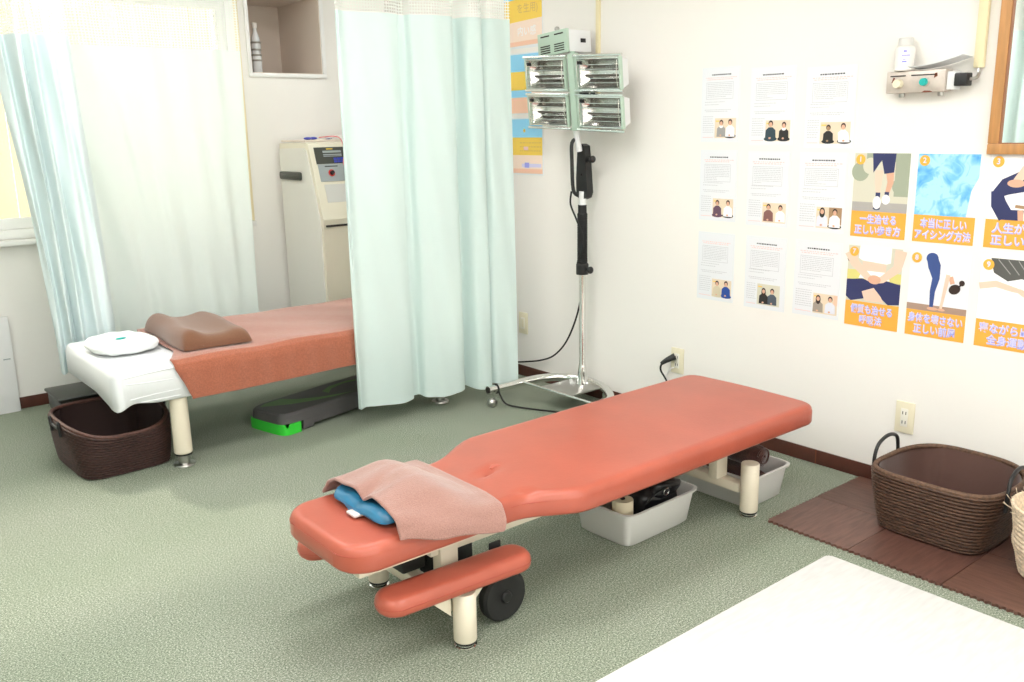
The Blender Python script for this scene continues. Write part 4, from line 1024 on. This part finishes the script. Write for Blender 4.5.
b = B(); b.tube([(-.038, -.1725, .002), (-.036, -.181, .002), (-.028, -.190, .006), (-.016, -.190, .018), (-.011, -.187, .0365)], .0055, 8, True, 6); b.build('bent_cable', 'chrome_dull', gb)
pp = B(); pp.grid(lambda u, v: (XR-.006-.075*v, lerp(1.632, 1.45, u), 1.5355+.004+.030*u*u+.006*v), 14, 6)
o = pp.build('paper_sheet', 'paper', None, loc=(XR, 1.55, 1.54)); so = o.modifiers.new('thick', 'SOLIDIFY'); so.thickness = .0015
tag(o, 'loose sheet lying on top of the wall control box', 'paper')
wb = thing('white_bottle', 'small white bottle with blue print standing on the wall control box', 'bottle', (XR-.036, 1.668, 1.5335))
b = B(); b.lathe([(0, 0), (.030, 0), (.033, .003), (.033, .070), (.030, .079), (.023, .084), (0, .084)], n=28); bb = b.build('bottle_body', 'bottle_white', wb)
b = B(); b.lathe([(0, .0845), (.0245, .0845), (.0245, .108), (.023, .110), (0, .110)], n=24); b.build('cap', 'white_plastic', wb)
b = B()
for (z, a0, a1, hh) in ((.062, 3.45, 3.75, .006), (.050, 3.3, 4.1, .003), (.028, 3.35, 3.8, .005), (.036, 3.4, 3.7, .002)):
    for k in range(6):
        a = lerp(a0, a1, k/6); c = lerp(a0, a1, (k+1)/6); r = .0333
        V = [b.bm.verts.new((r*cos(q), r*sin(q), zz)) for q, zz in ((a, z), (c, z), (c, z+hh), (a, z+hh))]; b._f(V)
b.build('blue_print', 'print_blue', bb)
# mirror in a wooden frame
mr = thing('wall_mirror', 'wood framed mirror at the upper right, reflecting a mint curtain', 'mirror', (XR, 1.02, 1.70))
ya, yb, za, zb = -.352, .349, -.447, .40; t_ = .034
b = B()
for q in ((ya, za, yb, za+t_), (ya, zb-t_, yb, zb), (ya, za+t_, ya+t_, zb-t_), (yb-t_, za+t_, yb, zb-t_)): b.box(-.022, q[0], q[1], -.0005, q[2], q[3], .003)
b.build('frame', 'wood_frame', mr)
b = B(); e = t_
for q in ((ya+e, za+e, yb-e, za+e+.003), (ya+e, zb-e-.003, yb-e, zb-e), (ya+e, za+e+.003, ya+e+.003, zb-e-.003), (yb-e-.003, za+e+.003, yb-e, zb-e-.003)): b.box(-.018, q[0], q[1], -.007, q[2], q[3])
b.build('inner_edge', 'wood_edge', mr)
B().box(-.008, ya+e+.0031, za+e+.0031, -.004, yb-e-.0031, zb-e-.0031).build('mirror_glass', 'mirror', mr)

# ------------------------------------------------------------------ printed sheets on the wall
def text_mesh(s, size, bold=0, res=3):
    cu = bpy.data.curves.new('lettering', 'FONT'); cu.body = s; cu.size = size; cu.align_x = 'CENTER'; cu.align_y = 'CENTER'; cu.offset = bold; cu.resolution_u = res
    o = bpy.data.objects.new('lettering', cu); COL.objects.link(o); bpy.context.view_layer.update()
    me = bpy.data.meshes.new_from_object(o.evaluated_get(bpy.context.evaluated_depsgraph_get()))
    bpy.data.objects.remove(o); bpy.data.curves.remove(cu); return me
class Sheet:
    """flat printed sheet on the right wall: u to the right (world -Y), v up"""
    def __init__(s, w, h): s.w, s.h = w, h; s.mats = []; s.bm = bmesh.new()
    def mi(s, m):
        if m not in s.mats: s.mats.append(m)
        return s.mats.index(m)
    def pt(s, u, v, L): return Vector((-.0022-L*.00035, s.w/2-u, v-s.h/2))
    def poly(s, pts, m, L=1):
        V = [s.bm.verts.new(s.pt(u*s.w, v*s.h, L)) for u, v in pts]
        try: f = s.bm.faces.new(V)
        except ValueError: return
        f.material_index = s.mi(m); f.normal_update()
        if f.normal.x > 0: f.normal_flip()
    def rect(s, a, b_, c, d_, m, L=1): s.poly([(a, b_), (c, b_), (c, d_), (a, d_)], m, L)
    def disc(s, u, v, r, m, L=1, ry=None, n=20, rot=0):
        ry = ry or r; P = []
        for i in range(n):
            a = 2*pi*i/n; x = r*cos(a); y = ry*sin(a)
            P.append((u+(x*cos(rot)-y*sin(rot))/s.w, v+(x*sin(rot)+y*cos(rot))/s.h))
        s.poly(P, m, L)
    def stroke(s, pts, wd, m, L=1):      # wd in metres, tapered list or a number
        P = [Vector((u*s.w, v*s.h)) for u, v in pts]; lf = []; rt = []
        for i, p in enumerate(P):
            t = (P[min(i+1, len(P)-1)]-P[max(i-1, 0)]).normalized(); w = wd[i] if isinstance(wd, (list, tuple)) else wd
            lf.append(p+Vector((-t.y, t.x))*w/2); rt.append(p+Vector((t.y, -t.x))*w/2)
        s.poly([(q.x/s.w, q.y/s.h) for q in lf+rt[::-1]], m, L)
    def text(s, st, u, v, size, m, L=1, bold=0, width=None):
        me = text_mesh(st, size, bold); xs = [p.co.x for p in me.vertices] or [0]; k = 1
        if width: k = width*s.w/(max(xs)-min(xs))
        cx = (max(xs)+min(xs))/2; mi = s.mi(m); V = [s.bm.verts.new(s.pt(u*s.w+(p.co.x-cx)*k, v*s.h+p.co.y, L)) for p in me.vertices]
        for f in me.polygons:
            try: g = s.bm.faces.new([V[i] for i in f.vertices]); g.material_index = mi; g.normal_update(); 
            except ValueError: continue
            if g.normal.x > 0: g.normal_flip()
        bpy.data.meshes.remove(me)
    def build(s, name, y, z, base, label, cat, group, rx=0):
        mi = s.mi(base); bm2 = bmesh.new(); bmesh.ops.create_cube(bm2, size=1); mp = {}
        for v in bm2.verts: mp[v] = s.bm.verts.new((-.0012+v.co.x*.0016, v.co.y*s.w, v.co.z*s.h))
        for f in bm2.faces: s.bm.faces.new([mp[v] for v in f.verts]).material_index = mi
        bm2.free(); me = bpy.data.meshes.new(name); s.bm.to_mesh(me); s.bm.free()
        for m in s.mats: me.materials.append(M[m])
        o = bpy.data.objects.new(name, me); COL.objects.link(o); o.location = (XR, y, z); o.rotation_euler = (rx, 0, 0)
        return tag(o, label, cat, group)

# letters with a small photo: (top z, y right, figures)
def figure(S, x, y0, h, top, hair='hair', pants=None, longhair=False, face='skin', L=3, lean=0, scarf=None):
    w = h*.62; u = lambda m: m/S.w; v = lambda m: m/S.h
    if pants: S.disc(x, y0+v(h*.10), w*.62, pants, L, h*.12)
    S.poly([(x-u(w*.5), y0+v(h*.06)), (x+u(w*.5), y0+v(h*.06)), (x+u(w*.46+lean), y0+v(h*.52)), (x+u(w*.18+lean), y0+v(h*.66)), (x-u(w*.18-lean), y0+v(h*.66)), (x-u(w*.46-lean), y0+v(h*.52))], top, L+1)
    if longhair: S.disc(x+u(lean), y0+v(h*.74), h*.15, hair, L+1.5, h*.24)
    S.disc(x+u(lean), y0+v(h*.84), h*.135, hair, L+2, h*.155); S.disc(x+u(lean), y0+v(h*.79), h*.10, face, L+3, h*.12)
    if scarf: S.disc(x+u(lean), y0+v(h*.62), h*.13, scarf, L+2.5, h*.08)
    S.disc(x-u(w*.05), y0+v(h*.14), h*.07, face, L+3, h*.05)
def letter(yc, zc, w, h, figs, lab, seed, room='photo_room', px=(.38, .93), py=(.055, .32), title=True, dark=None, rx=0, paperc=None):
    r = random.Random(seed); S = Sheet(w, h)
    S.rect(.03, .022, .97, .978, 'paper', 0)
    if title:
        x = .27
        while x < .74: d = r.uniform(.025, .05); S.rect(x, .892+r.uniform(-.001, .001), x+d, .908, 'ink', 1); x += d+.012
    for z, a, c in ((.855, .12, .88), (.832, .15, .80)):
        x = a
        while x < c: d = r.uniform(.02, .06); S.rect(x, z, x+d, z+.011, 'ink_red' if z > .8 else 'ink_grey', 1); x += d+.02
    bx0, bx1, bz0, bz1 = .13, .83, .56+r.uniform(-.02, .02), .80; q = .004
    for a in ((bx0, bz0, bx1, bz0+q), (bx0, bz1-q, bx1, bz1), (bx0, bz0, bx0+q*1.4, bz1), (bx1-q*1.4, bz0, bx1, bz1)): S.rect(*a, 'ink_grey', 1)
    z = bz1-.028
    while z > bz0+.02:
        x = bx0+.03; e = bx1-.03 if z > bz0+.05 else lerp(bx0, bx1, r.uniform(.3, .8))
        while x < e: d = r.uniform(.012, .05); S.rect(x, z, min(x+d, e), z+.009, 'ink_pale', 1); x += d+r.choice((.006, .014))
        z -= .024
    for z, a, c in ((.535, .10, .60), (.50, .10, .46), (.43, .10, .80), (.408, .13, .70)):
        x = a
        while x < c: d = r.uniform(.015, .05); S.rect(x, z, x+d, z+.009, 'ink_pale', 1); x += d+.012
    z = .34
    while z > .10:
        x = .06
        while x < px[0]-.06: d = r.uniform(.02, .05); S.rect(x, z, min(x+d, px[0]-.03), z+.009, 'ink_pale', 1); x += d+.012
        z -= .03
    S.rect(.06, .06, px[0]-.04, .068, 'ink_red', 1)
    S.rect(px[0], py[0], px[1], py[1], room, 1)
    if dark: S.rect(px[0]+dark[0]*(px[1]-px[0]), py[0]+dark[1]*(py[1]-py[0]), px[0]+dark[2]*(px[1]-px[0]), py[0]+dark[3]*(py[1]-py[0]), dark[4], 2)
    S.rect(px[0]+.02, py[1]-.045, px[0]+.12, py[1]-.03, 'p_yellow', 2)
    ph = (py[1]-py[0])*h
    for f in figs:
        figure(S, px[0]+(px[1]-px[0])*f[0], py[0]+.002, ph*f[1], f[2], **(f[3] if len(f) > 3 else {}))
    return S.build('notice_letter', yc, zc, 'laminate', lab, 'notice', 'laminated letters with photos on the wall', rx)
bk = dict
L_ = [
 (2.482, 1.444, .198, .306, [(.32, .92, 'c_grey', bk(scarf='p_white')), (.74, .95, 'p_white', bk(pants='c_black'))], 'top left laminated letter, photo of a grey vest beside a white shirt', 1, bk()),
 (2.226, 1.431, .208, .306, [(.22, 1.0, 'c_teal', bk(pants='c_teal')), (.76, .92, 'c_black', bk(scarf='p_white', pants='c_black'))], 'top middle laminated letter, photo of a dark jacket beside a black vest', 2, bk()),
 (1.967, 1.420, .210, .302, [(.28, .88, 'c_black', bk(face='photo_brown', pants='c_black')), (.82, .95, 'p_white', bk(pants='c_black', lean=-.006))], 'top right laminated letter, photo of a white shirt reaching to a figure in black', 3, bk(px=(.33, .93))),
 (2.480, 1.108, .196, .300, [(.24, .92, 'c_purple', bk(pants='c_purple')), (.76, .94, 'p_white', bk(pants='c_black'))], 'middle row left laminated letter, photo of a purple top beside a white shirt', 4, bk()),
 (2.228, 1.103, .202, .302, [(.27, .95, 'c_rose', bk()), (.78, .92, 'p_white', bk())], 'centre laminated letter, photo of a rose brown top beside a white shirt', 5, bk(px=(.40, .95))),
 (1.982, 1.100, .206, .306, [(.24, .98, 'c_pale', bk(longhair=True, scarf='c_black')), (.74, .95, 'p_white', bk(pants='c_black', face='skin'))], 'middle row right laminated letter, photo of a black scarf before a dark corner', 6, bk(px=(.42, .95), dark=(.5, .2, 1, 1, 'photo_brown'))),
 (2.478, .758, .196, .298, [(.28, .92, 'c_cream', bk(pants='c_cream')), (.74, .96, 'c_blue', bk(pants='c_blue'))], 'bottom left laminated letter, photo of a cream top beside a bright blue jacket', 7, bk(title=False, px=(.42, .95))),
 (2.222, .757, .200, .304, [(.30, .82, 'c_black', bk(longhair=True)), (.68, .84, 'c_slate', bk())], 'bottom middle laminated letter, photo of black and slate clothes on a pale ground', 8, bk(room='photo_pale', px=(.33, .88), py=(.06, .35))),
 (1.980, .760, .208, .302, [(.22, .92, 'c_taupe', bk(longhair=True)), (.72, .92, 'c_pale', bk())], 'bottom right laminated letter, photo of a taupe hood beside a pale shirt', 9, bk(px=(.45, .96), dark=(.85, .5, 1, 1, 'p_peach'))),
]
for (y, z, w, h, figs, lab, sd_, kw) in L_: letter(y, z, w, h, figs, lab, sd_, **kw)

def orange(yc, zc, num, l1, l2, w1, w2, draw, lab, clip=1.0):
    S = Sheet(.215, .308); S.rect(0, .31, 1, 1, 'p_white', 0); S.rect(0, 0, 1, .31, 'p_orange', .5); draw(S)
    S.disc(.115, .925, .0185, 'p_disc', 9); S.text(num, .115, .925, .026, 'p_lav', 10, .0006)
    for (tx, v, wd) in ((l1, .215, w1), (l2, .085, w2)):
        n = len(tx); u = .5
        if isinstance(wd, tuple): u, wd = wd
        S.text(tx, u, v-.008, .036, 'p_violet', 1.5, .0012, wd); S.text(tx, u-.006, v, .036, 'p_lav', 2.5, .0006, wd)
    return S.build('exercise_poster', yc, zc, 'p_white', lab, 'poster', 'orange exercise posters on the wall')
def d_walk(S):
    S.rect(0, .31, 1, 1, 'photo_pale', 1); S.rect(0, .31, 1, .42, 'photo_road', 1.5); S.rect(.75, .5, 1, 1, 'photo_green', 2); S.disc(.12, .78, .035, 'photo_green', 2); S.disc(.85, .62, .03, 'photo_green', 2.2)
    S.disc(.3, .85, .03, 'photo_pale', 2.4); S.rect(.22, .90, 1, 1, 'photo_green', 1.6)
    S.poly([(.33, 1), (.75, 1), (.73, .78), (.56, .76), (.50, .92), (.36, .77)], 'navy', 4)
    S.stroke([(.47, .80), (.46, .66), (.47, .52)], [.030, .026, .014], 'skin_pale', 3.5); S.stroke([(.66, .78), (.68, .66), (.63, .53)], [.030, .024, .015], 'skin', 3.5)
    S.stroke([(.47, .54), (.47, .47)], .018, 'navy', 4.5); S.stroke([(.63, .55), (.63, .50)], .017, 'navy', 4.5)
    S.disc(.46, .42, .016, 'p_white', 5, .024); S.disc(.62, .46, .016, 'p_white', 5, .018); S.disc(.46, .35, .014, 'navy', 4.6, .006)
def d_ice(S):
    S.rect(0, .31, 1, 1, 'ice', 1)
    S.poly([(.9, .6), (1, .75), (1, .31), (.85, .31)], 'photo_wall', 1.5)
def d_knee(S):
    S.rect(0, .31, 1, 1, 'p_white', 1); S.stroke([(.99, .80), (.6, .75), (.25, .66), (.12, .58)], [.085, .075, .055, .03], 'navy', 3); S.stroke([(.12, .62), (.17, .48), (.30, .34)], [.034, .05, .05], 'navy', 3.2)
    S.rect(.22, .31, .55, .42, 'navy', 2.6); S.stroke([(.62, 1.0), (.55, .86), (.40, .72)], [.05, .035, .024], 'skin_pale', 4); S.disc(.40, .70, .028, 'skin', 4.5, .013)
    S.stroke([(.5, .42), (.52, .31)], .018, 'skin', 3.5); S.stroke([(.42, .46), (.7, .44)], .010, 'photo_brown', 3.6)
def d_belly(S):
    S.rect(0, .31, 1, 1, 'photo_pale', 1); S.rect(0, .56, 1, .70, 'photo_yellow', 1.4); S.rect(0, .53, 1, .58, 'photo_floor', 1.5)
    S.stroke([(.5, 1.0), (.5, .62)], [.10, .09], 'skin_pale', 2); S.poly([(.22, 1), (.80, 1), (.80, .82), (.72, .80), (.28, .82), (.2, .85)], 'p_white', 3)
    S.poly([(.28, .70), (.75, .70), (.8, .60), (.22, .60)], 'p_white', 2.5)
    S.poly([(0, .57), (.3, .60), (.55, .55), (.75, .60), (1, .57), (1, .33), (.8, .31), (.62, .40), (.38, .36), (.1, .31), (0, .36)], 'navy', 3.5)
    S.stroke([(.03, .92), (.14, .78), (.40, .62), (.55, .58)], [.045, .034, .026, .02], 'skin_pale', 4); S.stroke([(.97, .98), (.92, .76), (.66, .61), (.5, .58)], [.045, .034, .026, .02], 'skin_pale', 4.2)
    S.disc(.52, .60, .026, 'skin', 4.6, .017); S.disc(.08, .83, .02, 'c_black', 2.2, .014)
    S.poly([(.30, .44), (.52, .50), (.66, .40), (.72, .33), (.36, .33)], 'skin_pale', 4.4)
def d_bend(S):
    S.rect(0, .31, 1, 1, 'photo_wall', 1); S.rect(0, .31, 1, .385, 'photo_floor', 1.5)
    S.stroke([(.36, .96), (.42, .84), (.46, .70), (.42, .55), (.42, .36)], [.038, .046, .026, .019, .013], 'denim', 4); S.disc(.375, .93, .022, 'denim', 4.1, .020)
    S.stroke([(.42, .95), (.56, .86), (.68, .72)], [.030, .040, .030], 'p_white', 3.8); S.stroke([(.66, .76), (.62, .56), (.58, .36)], [.016, .012, .009], 'skin_pale', 4.6)
    S.stroke([(.70, .74), (.74, .66)], .016, 'skin', 4.2); S.disc(.78, .60, .021, 'hair', 5, .017, rot=.5); S.disc(.89, .68, .010, 'hair', 5); S.stroke([(.84, .62), (.88, .67)], .006, 'hair', 5)
    S.disc(.44, .345, .020, 'skin', 4.4, .006); S.disc(.59, .345, .014, 'skin', 4.5, .005)
def d_rest(S):
    S.rect(0, .31, 1, 1, 'p_white', 1); S.poly([(.14, 1), (1, 1), (1, .80), (.86, .77), (.62, .80), (.42, .76), (.2, .84)], 'photo_hide', 2)
    for k in range(5): S.stroke([(.25+k*.15, .99), (.45+k*.13, .84)], .003, 'c_grey', 2.4)
    S.stroke([(0, .68), (.25, .72), (.50, .68), (.66, .66)], [.022, .022, .018, .012], 'skin_pale', 3); S.stroke([(.60, .67), (.80, .60), (1, .44)], [.016, .026, .030], 'skin_pale', 3.2)
    S.disc(.84, .72, .045, 'photo_wall', 2.6, .012); S.disc(.40, .45, .05, 'photo_wall', 1.6, .02)
zA, zB = 1.098, .756
orange(1.742, zA, '1', '一生治せる', '正しい歩き方', .66, .84, d_walk, 'orange poster 1 with walking legs in dark shorts, end of the upper row')
orange(1.499, zA, '2', '本当に正しい', 'アイシング方法', .76, .92, d_ice, 'orange poster 2 with pale blue ice, upper row')
orange(1.250, zA, '3', '人生が変', '正しい肩', (.44, .66), (.44, .66), d_knee, 'orange poster 3 with a seated figure in navy trousers, below the mirror')
orange(1.742, zB, '7', '個質も治せる', '呼吸法', .78, .42, d_belly, 'orange poster 7 with hands on a bare stomach, lower row')
orange(1.498, zB, '8', '身体を壊さない', '正しい前屈', .92, .70, d_bend, 'orange poster 8 with a forward bending figure, lower row')
orange(1.248, zB, '9', '寝ながら出来', '全身運動', (.52, .92), (.50, .62), d_rest, 'orange poster 9 with an arm resting on white sheets, cut by the right edge')

# three blue, yellow and peach posters behind the lamp
def tri(yc, z0, z1, kind, lab):
    S = Sheet(.31, z1-z0); 
    if kind == 0:
        S.poly([(.02, .74), (.98, .80), (.98, .99), (.02, .99)], 'p_cyan', 1); S.poly([(.02, .40), (.98, .44), (.98, .80), (.02, .74)], 'p_yellow', 1); S.poly([(.02, .03), (.98, .05), (.98, .44), (.02, .40)], 'p_peach_pale', 1)
        S.poly([(.02, .03), (.98, .05), (.98, .12), (.02, .10)], 'p_peach', 2)
        S.text('を生用)', .62, .60, .05, 'p_text_tan', 3, .0004); S.text('しい姿', .62, .88, .06, 'p_white', 3, .0004); S.text('内い感', .60, .25, .05, 'p_white', 3, .0004)
    elif kind == 1:
        S.rect(.02, .02, .98, .98, 'p_cyan', 1); S.rect(.02, .40, .62, .70, 'p_yellow', 2); S.rect(.02, .02, .98, .28, 'p_peach', 2); S.rect(.62, .28, .98, .60, 'p_peach_pale', 2); S.poly([(.58, .30), (.66, .42), (.74, .30), (.66, .22)], 'p_cyan', 3)
    else:
        S.rect(.02, .66, .98, .98, 'p_cyan', 1); S.rect(.02, .35, .98, .66, 'p_yellow', 1); S.rect(.02, .03, .98, .35, 'p_peach_pale', 1); S.rect(.02, .03, .98, .11, 'p_peach', 2)
        x = .45; r = random.Random(2)
        for zz in (.56, .49, .42):
            x = .40
            while x < .93: d = r.uniform(.02, .06); S.rect(x, zz, x+d, zz+.014, 'p_text_tan', 3); x += d+.02
        S.disc(.52, .78, .009, 'p_yellow', 3); S.rect(.50, .44, .62, .50, 'ink_red', 3.5); S.rect(.45, .14, .95, .20, 'p_lav', 3); S.rect(.52, .13, .64, .22, 'p_violet', 3.5)
    S.build('striped_poster', yc, (z0+z1)/2, 'laminate', lab, 'poster', 'blue, yellow and peach posters behind the lamp')
tri(3.755, 1.765, 2.085, 0, 'top poster of blue, yellow and peach stripes beside the curtain')
tri(3.758, 1.432, 1.742, 1, 'middle poster, blue with a yellow block, half hidden by the lamp')
tri(3.762, 1.118, 1.414, 2, 'lowest blue, yellow and peach poster, left of the lamp head')
